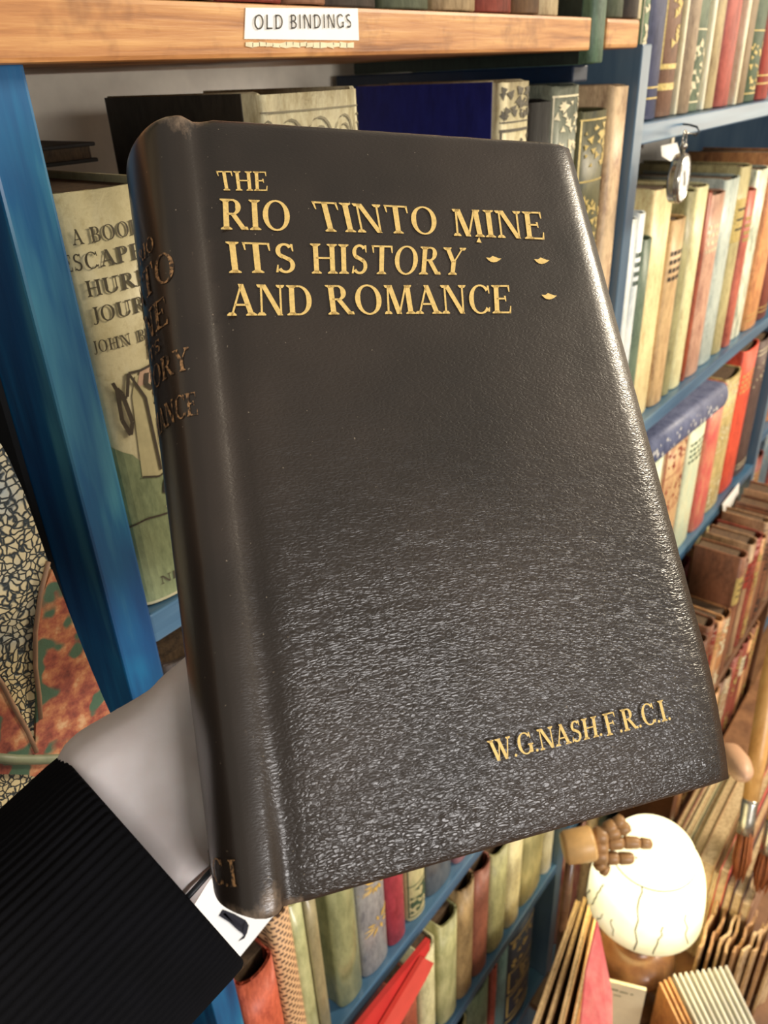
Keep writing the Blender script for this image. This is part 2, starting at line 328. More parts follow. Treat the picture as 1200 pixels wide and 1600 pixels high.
# ------------------------------------------------------------------ shelf books
def spine_pt(w, b, s):      # s 0..1 across the rounded spine -> (x, y) local, outer surface
    a = math.pi * (1 - s); k = min(b, w * 0.35)
    return (w/2 * math.cos(a) , k - k * math.sin(a) ** 0.8)
_ord = {}
def make_book(x0, x1, yf, depth, z0, z1, mat, pages=M_PAGES_D, name='book', round_=0.008, worn=0.0, deco=None, deco_mat=None, lean=0.0, ft=0.0, flatdeg=0):
    w, h = x1 - x0, z1 - z0
    root = empty(name, ((x0+x1)/2, yf, z0), (0, lean, ft))
    t = min(0.0022, w * 0.16)
    NS = 12
    outer = [(-w/2, depth), (-w/2, round_ + .010), (-w/2 + .0008, round_ + .005)] + [spine_pt(w, round_, i/NS) for i in range(NS+1)] + [(w/2 - .0008, round_ + .005), (w/2, round_+.010), (w/2, depth)]
    wi = w - 2*t
    inner = [(-wi/2, depth), (-wi/2, round_ + .010), (-wi/2 , round_ + .005)] + [(spine_pt(wi, round_, i/NS)[0], spine_pt(wi, round_, i/NS)[1] + t) for i in range(NS+1)] + [(wi/2, round_+.005), (wi/2, round_+.010), (wi/2, depth)]
    n = len(outer); rnd = random.Random(int(x0*1e5) + int(z0*1e3))
    bm = bmesh.new(); lv = []
    for zi, z in enumerate((0, .0015, h*.33, h*.66, h - .0015, h)):
        ins = .0006 if zi in (0, 5) else 0.0
        ro, ri = [], []
        for k in range(n):
            dz = 0.0
            if zi == 5 and 3 <= k <= n-4:
                c = abs((k - 3) / (n - 7) - .5) * 2
                dz = -(1 - c*c) * .0018 - (rnd.random() * worn if worn else 0)
            if zi == 0 and 3 <= k <= n-4: dz = .0008
            ro.append(bm.verts.new((outer[k][0] * (1 - ins*2/w), outer[k][1] + ins, z + dz)))
            ri.append(bm.verts.new((inner[k][0], inner[k][1], z + dz)))
        lv.append((ro, ri))
    for (ao, ai), (bo, bi) in zip(lv, lv[1:]):
        for k in range(n-1):
            bm.faces.new((ao[k], ao[k+1], bo[k+1], bo[k])); bm.faces.new((ai[k+1], ai[k], bi[k], bi[k+1]))
        bm.faces.new((ao[n-1], ai[n-1], bi[n-1], bo[n-1])); bm.faces.new((ai[0], ao[0], bo[0], bi[0]))
    for (o_, i_), flip in ((lv[0], 1), (lv[-1], 0)):
        for k in range(n-1):
            q = (o_[k], o_[k+1], i_[k+1], i_[k]); bm.faces.new(q[::-1] if flip else q)
    c = mesh_obj('cover', bm, mat, root, smooth=False)
    for p in c.data.polygons:
        if abs(p.normal.z) < .5: p.use_smooth = True
    bm = bmesh.new()
    add_box(bm, -wi/2 + .0002, wi/2 - .0002, round_ + t + .004, depth - .003, .002, h - .0035)
    mesh_obj('page_block', bm, pages, root)
    def S(s, z, off=.0004):
        x, y = spine_pt(w, round_, s)
        a = math.pi * (1 - s); nx, ny = math.cos(a) * .4, -math.sin(a) - .15
        L = math.hypot(nx, ny); return (x + nx/L*off, y + ny/L*off, z)
    def patch(bm_, s0, s1, za, zb_, off=.0004, n_=6, mi=0):
        r = [[bm_.verts.new(S(s0 + (s1-s0)*i/n_, z, off)) for i in range(n_+1)] for z in (za, zb_)]
        for i in range(n_):
            f_ = bm_.faces.new((r[0][i], r[0][i+1], r[1][i+1], r[1][i])); f_.material_index = mi
    if deco:
        dm = deco_mat or M_GILT
        def scatter(bm_, za, zb_, n_, s_=(.2, .8), size=.0022):
            for _ in range(n_):
                s, z = rnd.uniform(*s_), rnd.uniform(za, zb_); a = rnd.uniform(0, 3); L = size * rnd.uniform(.6, 1.6)
                vs = []
                for q in range(6):
                    aa = a + q*math.pi/3; rr = L * (1 if q % 2 == 0 else .45)
                    vs.append(bm_.verts.new(S(min(.97, max(.03, s + rr*math.cos(aa)/w)), z + rr*math.sin(aa), .0005)))
                bm_.faces.new(vs)
        if deco == 'bands':
            for fr in (.06, .09, .90, .93): 
                bm = bmesh.new(); patch(bm, .05, .95, h*fr, h*fr + .0016); mesh_obj('gilt_band', bm, dm, root)
            bm = bmesh.new(); scatter(bm, h*.68, h*.84, 14); mesh_obj('gilt_title', bm, dm, root)
        elif deco == 'title':
            bm = bmesh.new()
            for r_ in range(4):
                z = h*.82 - r_*.010; s = .2
                while s < .78:
                    e = s + rnd.uniform(.05, .12); patch(bm, s, min(.82, e), z, z + .0052, n_=2); s = e + .045
            mesh_obj('gilt_title', bm, dm, root)
        elif deco == 'ornate':
            bm = bmesh.new()
            for za in (.05, .5, .78): scatter(bm, h*za, h*(za+.17), 26, size=.0032)
            for fr in (.03, .25, .47, .73, .96): patch(bm, .08, .92, h*fr, h*fr + .0014)
            patch(bm, .1, .14, h*.03, h*.96, n_=1); patch(bm, .86, .9, h*.03, h*.96, n_=1)
            mesh_obj('gilt_ornament', bm, dm, root)
        elif deco == 'label':
            bm = bmesh.new(); patch(bm, .06, .94, h*.62, h*.84, .0005); lb = mesh_obj('title_label', bm, dm, root)
            bm = bmesh.new()
            for r_ in range(3):
                z = h*(.78 - r_*.05); patch(bm, .25, .75, z, z + .0028, .0009, 3)
            mesh_obj('title_line', bm, M_INK if dm is not M_INK else M_GILT, lb)
        elif deco == 'frame':
            bm = bmesh.new()
            for za, zb_ in ((.08, .10), (.14, .155), (.36, .37), (.40, .415), (.60, .61), (.90, .915)): patch(bm, .12, .88, h*za, h*zb_)
            for za, zb_ in ((.155, .36), (.415, .6)): patch(bm, .12, .18, h*za, h*zb_, n_=1); patch(bm, .82, .88, h*za, h*zb_, n_=1)
            scatter(bm, h*.2, h*.33, 10, (.35, .65), .0036); scatter(bm, h*.45, h*.57, 10, (.35, .65), .0036)
            scatter(bm, h*.65, h*.88, 26, (.2, .8), .0036)
            mesh_obj('gilt_frame', bm, dm, root)
    root['_w'] = w
    return root, S, patch
ORD = 'first second third fourth fifth sixth seventh eighth ninth tenth eleventh twelfth thirteenth fourteenth fifteenth sixteenth seventeenth eighteenth nineteenth twentieth'.split()
def row(specs, base, where, group, n0=1.02, depth=0.15):
    """specs: (R0, R1, Dtop, colour1, colour2, words, deco, deco_mat, worn)"""
    for k, sp in enumerate(specs):
        r0, r1, dt, c1, c2, words, deco, dm, worn = sp
        mat = cloth(c1, c2, 0.5, 70)
        pg = M_PAGES_D
        yo = H * n0 + random.uniform(0, .006)
        root, S, patch = make_book(r0*H + .0004, r1*H - .0004, yo, depth + random.uniform(-.02, .01), zD(base) + .0003, zD(dt), mat, pg, deco=deco, deco_mat=dm, worn=worn, round_=min(.008, (r1-r0)*H*.28))
        tag(root, '%s, %s %s' % (words, ORD[k], where), 'book', group)
P_RED = plain((150, 52, 40), .5); P_GREEN = plain((60, 84, 60), .5); P_CREAM = M_CREAMPRINT; P_DARK = plain((60, 50, 44), .5)
OL, OL2 = (140, 140, 100), (92, 92, 62)
# ---- bay 1, shelf right behind the black book
B = 0.79
# the jacketed book with the drawing on it
def jacket_mat():
    t = NT('worn_paper_jacket'); v = t.mapping((1, 1, 1)); n1 = t.noise(v, 55, 6, .7); n2 = t.noise(t.mapping((1, 1, .3)), 120, 4, .6)
    sep = t.n('ShaderNodeSeparateXYZ'); t.l(v, sep.inputs[0])
    col = t.ramp(n1, [(.3, rgb(196, 184, 140)), (.55, rgb(222, 212, 170)), (.75, rgb(176, 160, 112))])
    col = t.mix(t.ramp(n2, [(.55, 0.0), (.75, .45)]), col, rgb(238, 232, 204))
    return t.fin(col, .42, None, t.bump(n1, .35, .001), Coat_Weight=.15)
jb_x0, jb_x1 = .588*H, .752*H
jb_z0, jb_z1 = zD(B) + .0003, zD(.118)
jroot, JS, jpatch = make_book(jb_x0, jb_x1, H*1.0 + .003, .16, jb_z0, jb_z1, jacket_mat(), M_PAGES_D, worn=.0022, round_=.009)
tag(jroot, 'tattered cream and green paper-jacketed book with a house drawing, beside the left blue upright', 'book')
jw, jh = jb_x1 - jb_x0, jb_z1 - jb_z0
def J(s, f, off=.0006): return JS(min(.985, max(.015, s)), f * jh, off)
def poly_on(bm, pts, off, fan=10):      # polygon in (s, f) draped over the spine: cut into thin upright strips
    ss = [p[0] for p in pts]; a, b = min(ss), max(ss)
    def span(s):
        ys = []
        for (x0, y0), (x1, y1) in zip(pts, pts[1:] + pts[:1]):
            if x0 != x1 and min(x0, x1) <= s <= max(x0, x1): ys.append(y0 + (y1-y0)*(s-x0)/(x1-x0))
        return (min(ys), max(ys)) if len(ys) > 1 else None
    for i in range(fan):
        s0, s1 = a + (b-a)*(i/fan) + 1e-5, a + (b-a)*((i+1)/fan) - 1e-5
        u, v = span(s0), span(s1)
        if u and v and (u[1]-u[0] > 1e-6 or v[1]-v[0] > 1e-6):
            try: bm.faces.new([bm.verts.new(J(*q, off)) for q in ((s0, u[0]), (s1, v[0]), (s1, v[1]), (s0, u[1]))])
            except ValueError: pass
M_JI = plain((84, 78, 60), .6)
for s, a, b, f0, f1 in (('A BOOK OF', .20, .86, .895, .925), ('ESCAPES', .07, .72, .845, .878), ('and', .76, .9, .85, .86), ('HURRIED', .22, .92, .790, .823), ('JOURNEYS', .22, .97, .735, .768), ('JOHN BUCHAN', .17, .92, .672, .698), ('NELSON', .30, .82, .055, .078)):
    bm = bmesh.new(); s = s.upper()
    text_mesh(bm, s, lambda u, v, a=a, b=b, f0=f0, f1=f1: Vector(J(a+(b-a)*u, f0+(f1-f0)*v)), True, 0.09); mesh_obj('jacket_lettering', bm, M_JI, jroot)
JP = {}
def jp(name, mat, polys, off, label):
    bm = bmesh.new()
    for p in polys: poly_on(bm, p, off, 14)
    o = mesh_obj(name, bm, mat, jroot); o['label'] = label
jp('jacket_print', cloth((132, 142, 104), (104, 118, 86), .45, 60), [[(.02, .015), (.98, .015), (.98, .40), (.75, .40), (.55, .355), (.42, .36), (.3, .42), (.02, .47)]], .0003, 'green printed landscape')
jp('jacket_print', plain((206, 196, 150), .5, 0, .1, 60), [[(.33, .36), (.45, .345), (.6, .36), (.98, .42), (.98, .6), (.42, .6), (.34, .52)]], .00045, 'cream printed house wall')
jp('jacket_print', plain((214, 178, 150), .5), [[(.42, .575), (.98, .575), (.98, .635), (.46, .61)]], .0006, 'pale red printed roof')
def jline(bm, pts, wd=.012):
    for (a0, b0), (a1, b1) in zip(pts, pts[1:]):
        dx, dy = (a1-a0)*jw, (b1-b0)*jh; L = math.hypot(dx, dy) or 1; nx, ny = -dy/L*wd*jw, dx/L*wd*jw
        n_ = max(1, int(abs(a1-a0) / .08))
        for k in range(n_):
            p0 = (a0+(a1-a0)*k/n_, b0+(b1-b0)*k/n_); p1 = (a0+(a1-a0)*(k+1)/n_, b0+(b1-b0)*(k+1)/n_)
            try: bm.faces.new([bm.verts.new(J(p[0] + q*nx/jw, p[1] + q*ny/jh, .0009)) for p, q in ((p0, -1), (p1, -1), (p1, 1), (p0, 1))])
            except ValueError: pass
bm = bmesh.new()
jline(bm, [(.34, .56), (.38, .612), (.46, .61), (.98, .637)]); jline(bm, [(.38, .612), (.46, .545), (.47, .36)], .009); jline(bm, [(.26, .6), (.3, .56), (.34, .56)], .014)
jline(bm, [(.28, .585), (.27, .51), (.31, .47), (.34, .5), (.31, .57), (.28, .585)], .016); jline(bm, [(.5, .60), (.48, .575), (.52, .56), (.55, .578), (.97, .585)], .016)
jline(bm, [(.33, .36), (.45, .345), (.62, .365), (.98, .42)], .008); jline(bm, [(.02, .235), (.3, .25), (.6, .235), (.98, .20)], .010)
jline(bm, [(.55, .63), (.57, .69), (.62, .70), (.66, .64)], .01); jline(bm, [(.55, .66), (.66, .67)], .02)
for k in range(18): 
    s, f = random.uniform(.52, .95), random.uniform(.41, .55); jline(bm, [(s, f), (s+.012, f+.004)], .009)
mesh_obj('jacket_drawing', bm, plain((74, 64, 50), .6), jroot)
jp('jacket_print', plain((222, 212, 172), .5), [[(.45, .26), (.62, .235), (.98, .20), (.98, .34), (.75, .34), (.6, .30)]], .0006, 'cream printed path')
jp('jacket_print', plain((58, 54, 56), .6), [[(.45, .30), (.52, .285), (.64, .33), (.68, .352), (.56, .35), (.47, .33)], [(.55, .28), (.6, .24), (.66, .25), (.64, .3)], [(.75, .27), (.8, .23), (.84, .27), (.79, .31)]], .0008, 'dark printed rider')
# thin dark book lying across its neighbours
r2, S2, p2_ = make_book(.765*H, .905*H, H*1.05, .20, zD(B)+.0003, zD(.20), cloth((50, 40, 30), (30, 24, 18), .6, 60), M_PAGES_D)
tag(r2, 'dark brown book with faint cover, between the cream jacketed book and the white scrollwork spine', 'book')
bx = empty('book', (.72*H, H+.13, zD(.118)+.0005), (0, 0, 0)); tag(bx, 'thin dark book laid flat on top of the tattered cream jacketed book', 'book')
for nm, z0_, z1_, mt in (('cover', .0, .002, (36, 30, 24)), ('cover', .008, .010, (36, 30, 24))):
    box_obj(nm, (-.040, .045, -.03, .10, z0_, z1_), cloth(mt, None, .6), bx, .0006)
box_obj('page_block', (-.038, .043, -.027, .098, .002, .008), M_PAGES_D, bx)
rh, Sh, ph = make_book(.60*H, .80*H, H*1.02, .16, zD(1.66)+.0003, zD(.93), cloth((60, 46, 36), (36, 28, 22), .6, 60), M_PAGES_D)  # book added to darken the gap under the shelf
tag(rh, 'added dark book filling the dark gap below the tattered cream jacketed book', 'book')
# white scrollwork spine, dark boards
cw0, cw1 = .985*H, 1.225*H
r3, S3, p3_ = make_book(cw0, cw1, H*1.0+.004, .135, zD(B)+.0003, zD(.02), cloth((214, 204, 168), (180, 166, 124), .5, 80), M_PAGES, worn=.005, round_=.006)
tag(r3, 'thick book with ragged white scrollwork spine and near-black boards, behind the black book', 'book')
hh = zD(.02) - zD(B)
for sx in (-1, 1):
    w3 = (cw1-cw0)/2
    box_obj('board', (sx*w3 - .0006 if sx < 0 else w3 - .0006, sx*w3 + .0006 if sx < 0 else w3 + .0006, .018, .137, .0, hh - .001), cloth((46, 40, 32), (34, 30, 24), .6, 40), r3)['label'] = 'near-black cloth board'
bm = bmesh.new(); 
def arcpts(cs, cz, rs, rz, a0, a1, n=8): return [(cs + rs*math.cos(math.radians(a0+(a1-a0)*i/n)), cz + rz*math.sin(math.radians(a0+(a1-a0)*i/n))) for i in range(n+1)]
def band(bm, Sf, pts, ws, wz, off=.0006):
    for (a0, b0), (a1, b1) in zip(pts, pts[1:]):
        bm.faces.new([bm.verts.new(Sf(min(.98, max(.02, s)), z, off)) for s, z in ((a0-ws, b0-wz), (a1-ws, b1-wz), (a1+ws, b1+wz), (a0+ws, b0+wz))])
for k in range(5):
    c_ = .12 + k*.19
    for rr in (1, .62): band(bm, S3, arcpts(c_, hh - .026, .085*rr, .012*rr, 0, 180), .006, .0005)
    band(bm, S3, arcpts(c_, hh - .030, .04, .006, 180, 360), .008, .0005)
p3_(bm, .04, .96, hh - .0105, hh - .0097, .0006, 12); p3_(bm, .04, .96, hh - .032, hh - .031, .0006, 12)
for za in range(1, 9): p3_(bm, .04, .96, hh - .035 - za*.018, hh - .0342 - za*.018, .0006, 12)
mesh_obj('printed_scrollwork', bm, plain((120, 112, 84), .6), r3)
# blue boards with white pictorial spine
b0, b1 = 1.718*H, 1.852*H
r4, S4, p4_ = make_book(b0, b1, H*1.0+.004, .135, zD(B)+.0003, zD(.028), cloth((212, 200, 160), (176, 160, 116), .5, 90), M_PAGES, worn=.0035, round_=.006)
tag(r4, 'tall book with royal blue boards and ragged cream pictorial spine, behind the black book', 'book')
hh = zD(.028) - zD(B); w4 = (b1-b0)/2
M_ROYAL = cloth((14, 20, 92), (10, 14, 72), .5, 30)
for sx in (-1, 1): box_obj('board', (sx*w4-.0006, sx*w4+.0006, 0.010, .137, 0, hh-.001), M_ROYAL, r4)['label'] = 'royal blue cloth board'
bm = bmesh.new()
p4_(bm, .1, .9, hh-.034, hh-.032, .0005); p4_(bm, .1, .9, hh-.028, hh-.027, .0005); p4_(bm, .12, .17, hh-.09, hh-.034, .0005, 1); p4_(bm, .82, .87, hh-.09, hh-.034, .0005, 1)
rr_ = random.Random(3)
for k in range(70):
    s, z = rr_.uniform(.15, .85), hh - rr_.choice([rr_.uniform(.006, .024), rr_.uniform(.038, .09)]); L = rr_.uniform(.0015, .0042); a = rr_.uniform(0, 3)
    bm.faces.new([bm.verts.new(S4(min(.96, max(.04, s + L*math.cos(a+q*2.1)/.043)), z + L*math.sin(a+q*2.1), .0006)) for q in range(3)])
mesh_obj('printed_picture', bm, plain((84, 78, 62), .6), r4)
# remaining books of that shelf
row([(1.868, 1.985, .075, (30, 28, 26), (20, 18, 16), 'black cloth book with torn paper wrap', None, None, .002),
     (1.99, 2.135, .045, (118, 122, 104), (78, 84, 72), 'grey-green book with gilt vine on its spine', 'ornate', M_CREAMPRINT, .002),
     (2.17, 2.335, .112, (88, 84, 52), (40, 48, 36), 'dark olive book thick with gilt flowers', 'ornate', M_GILT, .001),
     (2.338, 2.437, .058, (206, 178, 138), (150, 116, 90), 'tall pinkish cream thin book', None, None, .001)],
    B, 'of four under the plank end', 'books on the shelf under the pine plank', 1.015, .19)
# plain books in between, their tops just peek above the black book
# the green folio wedged in the gap of the plank
rf, SF, pF = make_book(2.035*H, 2.108*H, H*.955, .24, zD(.005), zD(-.19), cloth((74, 98, 74), (40, 60, 44), .55, 90), M_PAGES, worn=.002, round_=.006)
tag(rf, 'dark green cloth folio wedged in the gap at the end of the pine plank', 'book')
box_obj('board', (-.0117-.0006, -.0117+.0004, .012, .241, .0005, zD(-.19)-zD(.005)-.001), cloth((24, 34, 26), (16, 24, 18), .6), rf)['label'] = 'near-black board'  # left board coloured darker than the green spine
case_part('gap_rail', (2.032*H, 2.114*H, Y0+.001, Y0+BD, zD(.005)-.012, zD(.005)-.0003), M_NAVY)
# bottoms of the books standing on the plank
bits = []; x = .10
cols = [((96, 70, 44), (60, 40, 26)), ((150, 130, 96), (110, 90, 60)), ((60, 52, 44), (40, 34, 28)), ((176, 160, 124), (130, 110, 80)), ((120, 50, 38), (84, 34, 26)), ((206, 196, 160), (170, 150, 110)), ((76, 84, 64), (50, 58, 42)), ((134, 96, 70), (96, 66, 44))]
names = {0: 'brown leather book', 1: 'buff cloth book', 2: 'blackish book', 3: 'pale drab book', 4: 'rust red book', 5: 'cream spined book', 6: 'dark green book', 7: 'tan calf book'}
k = 0; sp = []
while x < 2.40:
    wd = random.uniform(.09, .16)
    if not (2.0 < x + wd and x < 2.13):
        i = (k * 3 + k // 3) % 8; sp.append((x, min(x+wd, 2.43), -.75, cols[i][0], cols[i][1], names[i], 'bands' if i in (0, 4, 7) else None, None, 0)); k += 1
    x += wd
row(sp[:20], -.093, 'along the top of the pine plank', 'books standing on the pine plank', .985, .15)

# ---- bay 2, first shelf (bottoms hang over the watch)
T = -.80
row([(2.515, 2.56, T, (112, 130, 96), (70, 90, 70), 'pale green book with cream bands', 'frame', M_CREAMPRINT, 0),
     (2.57, 2.692, T, (62, 66, 92), (36, 40, 62), 'navy cloth book with small gilt rules at the foot', 'bands', None, 0),
     (2.70, 2.845, T, (112, 80, 60), (74, 50, 38), 'brown book with framed gilt panels', 'frame', M_GILT, 0),
     (2.85, 2.872, T, (232, 222, 186), (206, 190, 150), 'thin cream book', None, None, 0),
     (2.875, 2.975, T, (150, 130, 104), (104, 84, 66), 'mottled drab book', None, None, 0),
     (2.98, 3.10, T, (104, 116, 92), (66, 80, 62), 'sage green book with pale flourish at the foot', 'ornate', M_CREAMPRINT, 0),
     (3.105, 3.135, T, (236, 228, 196), (210, 200, 160), 'narrow white book', None, None, 0),
     (3.14, 3.25, T, (168, 150, 108), (124, 104, 74), 'mottled tan and olive book', 'title', P_DARK, 0),
     (3.255, 3.41, T, (166, 84, 72), (124, 58, 50), 'faded red book with dark title', 'label', P_DARK, 0),
     (3.42, 3.455, T, (236, 226, 190), (204, 190, 150), 'slim cream book', None, None, 0),
     (3.46, 3.58, T, (132, 112, 84), (96, 78, 56), 'brown drab book', 'title', M_CREAMPRINT, 0),
     (3.59, 3.75, T, (72, 88, 64), (46, 60, 44), 'dark green book with gilt device', 'ornate', M_GILT, 0),
     (3.76, 3.92, T, (150, 60, 48), (110, 40, 34), 'dull red book', 'bands', None, 0)],
    .165, 'on the highest right-hand shelf', 'books on the highest right-hand shelf', 1.02, .16)
# ---- bay 2, second shelf
row([(2.525, 2.575, .50, (196, 160, 150), (150, 116, 110), 'thin pinkish pamphlet', None, None, 0),
     (2.58, 2.63, .445, (226, 228, 216), (180, 186, 180), 'thin glossy white booklet with grey streaks', None, None, 0),
     (2.635, 2.69, .435, (230, 232, 222), (160, 174, 178), 'thin glossy blue-white booklet', 'title', P_GREEN, 0),
     (2.70, 2.785, .53, (96, 112, 90), (62, 78, 62), 'plain grey-green cloth book, short', None, None, 0),
     (2.795, 2.985, .385, (226, 204, 150), (196, 168, 116), 'thick buff cloth book with sunned spine', None, None, .001),
     (2.99, 3.125, .51, (196, 164, 116), (150, 116, 80), 'short tan book with chipped head', 'title', P_DARK, .002),
     (3.13, 3.215, .43, (150, 144, 100), (110, 104, 70), 'olive drab book', None, None, .001),
     (3.22, 3.345, .425, (218, 208, 158), (180, 166, 116), 'pale olive cream book with rolled head', None, None, .002),
     (3.35, 3.39, .46, (150, 70, 40), (104, 44, 26), 'narrow rust book', None, None, 0),
     (3.395, 3.565, .475, (190, 148, 122), (146, 100, 84), 'pinkish brown book with rubbed spine', 'title', M_CREAMPRINT, .002),
     (3.57, 3.76, .44, (176, 184, 172), (128, 140, 134), 'pale grey-blue book', None, None, .002),
     (3.765, 3.90, .41, (176, 164, 116), (130, 116, 76), 'olive book with gilt label and rolled head', 'label', M_GILT, .002),
     (3.905, 4.01, .52, (178, 96, 76), (136, 62, 52), 'faded red book', 'title', M_GILT, .001),
     (4.02, 4.21, .45, (222, 220, 190), (84, 106, 84), 'white and green patched book', None, None, .001),
     (4.22, 4.44, .40, (206, 146, 92), (150, 90, 60), 'orange tan book', 'bands', None, .001),
     (4.45, 4.62, .5, (120, 60, 46), (80, 40, 32), 'maroon leather book', 'bands', None, 0)],
    1.24, 'along the shelf below the pocket watch', 'books on the shelf below the pocket watch', 1.02, .15)
# dark older volumes stacked behind that row
for k, (x0, x1, z0, z1, c, lb) in enumerate(((2.56, 3.35, .36, .44, (66, 56, 34), 'dark olive volume lying flat behind the books under the pocket watch'), (2.62, 3.9, .27, .36, (70, 46, 30), 'dark brown volume lying flat, topmost behind the books under the watch'), (2.56, 3.0, .44, .52, (92, 64, 46), 'mid brown volume lying flat, lowest behind the books under the watch'))):
    e = empty('book', ((x0+x1)/2*H, H*1.55, zD(z1))); tag(e, lb, 'book')
    L, th = (x1-x0)*H/2, (z1-z0)*H - .0006
    cm = cloth(c, None, .55, 40)
    box_obj('cover', (-L, L, .0, .075, 0, .003), cm, e, .0006); box_obj('cover', (-L, L, .0, .075, th-.003, th), cm, e, .0006); box_obj('spine', (-L, L, -.003, .0005, .0, th), cm, e, .001)
    box_obj('page_block', (-L+.003, L-.003, .001, .072, .003, th-.003), M_PAGES, e)
e = empty('book_support', (3.2*H, H*1.72, zD(1.24)))
tag(e, 'plain wooden riser hidden behind the books under the pocket watch', 'riser')
box_obj('board', (-.21, .21, -.05, .02, .0002, (1.24-.52)*H), M_NAVY, e)
# ---- bay 2, third shelf
row([(2.70, 3.06, 1.52, (206, 204, 170), (160, 160, 126), 'pale mint book mostly hidden', None, None, .001),
     (3.07, 3.31, 1.50, (186, 202, 170), (226, 220, 196), 'mint and cream marbled book with hollow back', None, None, .003),
     (3.33, 3.62, 1.52, (190, 158, 112), (160, 96, 70), 'mottled tan and red book', 'ornate', P_RED, .002),
     (3.64, 3.87, 1.54, (190, 200, 170), (214, 206, 164), 'mint green book with cream patches', 'title', P_GREEN, .002),
     (3.89, 4.11, 1.475, (192, 84, 78), (206, 150, 110), 'pinkish red book', None, None, .002),
     (4.13, 4.38, 1.47, (190, 168, 112), (130, 116, 66), 'olive and tan speckled book', 'ornate', P_CREAM, .002),
     (4.41, 4.68, 1.40, (206, 78, 52), (170, 56, 40), 'bright coral red book', 'title', M_GILT, 0),
     (4.69, 4.93, 1.42, (84, 64, 58), (56, 40, 36), 'dark brown book with pale raised bands', 'bands', M_CREAMPRINT, 0)],
    2.28, 'under the slanted blue book', 'books on the shelf with the slanted blue book', 1.02, .15)
# the blue book lying on their heads
hl, hr = Vector((2.80*H, H*.955, zD(1.395))), Vector((3.84*H, H*.955, zD(1.455)))
tilt = math.atan2(hl.z - hr.z, hr.x - hl.x)
e = empty('book', (hl + hr)/2, (0, tilt, 0)); tag(e, 'dusty blue book with white lettering, lying slanted across the tops of upright books', 'book')
L = (hr-hl).length/2
bm = bmesh.new(); rings = []
HP = []
for i in range(13):
    a = math.pi * i/12; HP.append((.012 - .012*math.sin(a), .0215 - .0215*math.cos(a) - .020))
for xx in (-L, L): rings.append([bm.verts.new((xx, y, z)) for y, z in [(.12, -.020)] + HP + [(.12, .023)]])
for i in range(14): bm.faces.new((rings[0][i], rings[1][i], rings[1][i+1], rings[0][i+1]))
rings2 = [[bm.verts.new((xx, y, z)) for y, z in [(.12, -.018)] + [(y*1+.002, z*.9) for y, z in HP] + [(.12, .021)]] for xx in (-L, L)]
for i in range(14): bm.faces.new((rings2[0][i+1], rings2[1][i+1], rings2[1][i], rings2[0][i]))
for r_, r2_, fl in ((rings[0], rings2[0], 0), (rings[1], rings2[1], 1)):
    for i in range(14): bm.faces.new((r_[i], r_[i+1], r2_[i+1], r2_[i]))
bmesh.ops.recalc_face_normals(bm, faces=bm.faces)
mesh_obj('cover', bm, cloth((96, 102, 128), (62, 68, 98), .5, 60), e, True)
box_obj('page_block', (-L+.003, L-.003, .016, .117, -.0165, .0185), M_PAGES, e)
bm = bmesh.new(); rr_ = random.Random(5)
for k in range(34):
    x = -L*.85 + k*L*1.7/34 + rr_.uniform(-.002, .002); z = rr_.uniform(-.009, .012)
    if 12 < k < 16: continue
    s = rr_.uniform(.002, .0055); yy = .012 - .012*math.sqrt(max(0, 1-((z)/.0215)**2)) - .0006
    bm.faces.new([bm.verts.new((x + s*math.cos(a)*.6, yy + (0 if True else 0), z + s*math.sin(a))) for a in (0.2, 1.9, 3.1, 4.4)])
mesh_obj('white_lettering', bm, M_WHITE, e)
# ---- bay 2, fourth and fifth shelf
row([(3.55, 3.78, 2.50, (120, 110, 84), (84, 74, 54), 'drab grey-brown book half behind the black book', None, None, .002),
     (3.80, 4.02, 2.50, (164, 60, 60), (110, 84, 70), 'dark pinkish red book', 'title', M_GILT, .001),
     (4.03, 4.10, 2.46, (206, 150, 96), (170, 110, 70), 'narrow tan book', None, None, 0),
     (4.11, 4.30, 2.40, (232, 214, 150), (206, 184, 120), 'pale yellow book with ragged head', None, None, .003),
     (4.31, 4.44, 2.46, (196, 120, 100), (150, 86, 80), 'rose book with cream ovals', 'ornate', M_CREAMPRINT, 0),
     (4.45, 4.62, 2.38, (212, 118, 74), (176, 88, 60), 'orange book', None, None, 0),
     (4.63, 4.92, 2.44, (232, 206, 158), (206, 172, 122), 'cream backed book beside the upright', None, None, 0)],
    3.33, 'under the hanging white card', 'books on the shelf under the white hanging card', 1.02, .15)
row([(2.53, 2.62, 3.66, (150, 116, 90), (100, 70, 60), 'narrow drab book', None, None, 0),
     (2.625, 2.90, 3.55, (118, 58, 56), (170, 140, 110), 'big maroon book with faded cream edge', None, None, .003),
     (2.91, 3.05, 3.6, (206, 186, 140), (150, 124, 90), 'buff book', None, None, .001),
     (3.06, 3.2, 3.7, (90, 108, 96), (60, 76, 66), 'grey-green book', 'bands', None, 0),
     (3.9, 4.2, 3.62, (150, 104, 70), (110, 74, 50), 'brown leather book', 'bands', None, 0),
     (4.22, 4.5, 3.6, (176, 128, 86), (130, 86, 60), 'tan leather book with hollow back', 'label', P_RED, .002),
     (4.51, 4.72, 3.66, (120, 70, 52), (84, 46, 36), 'dark red-brown leather book', 'bands', None, 0),
     (4.73, 4.93, 3.55, (160, 116, 84), (104, 72, 50), 'rubbed brown calf book', 'bands', None, .002)],
    4.42, 'along the lowest right-hand shelf, behind the lamp', 'books on the low shelf behind the lamp', 1.02, .15)
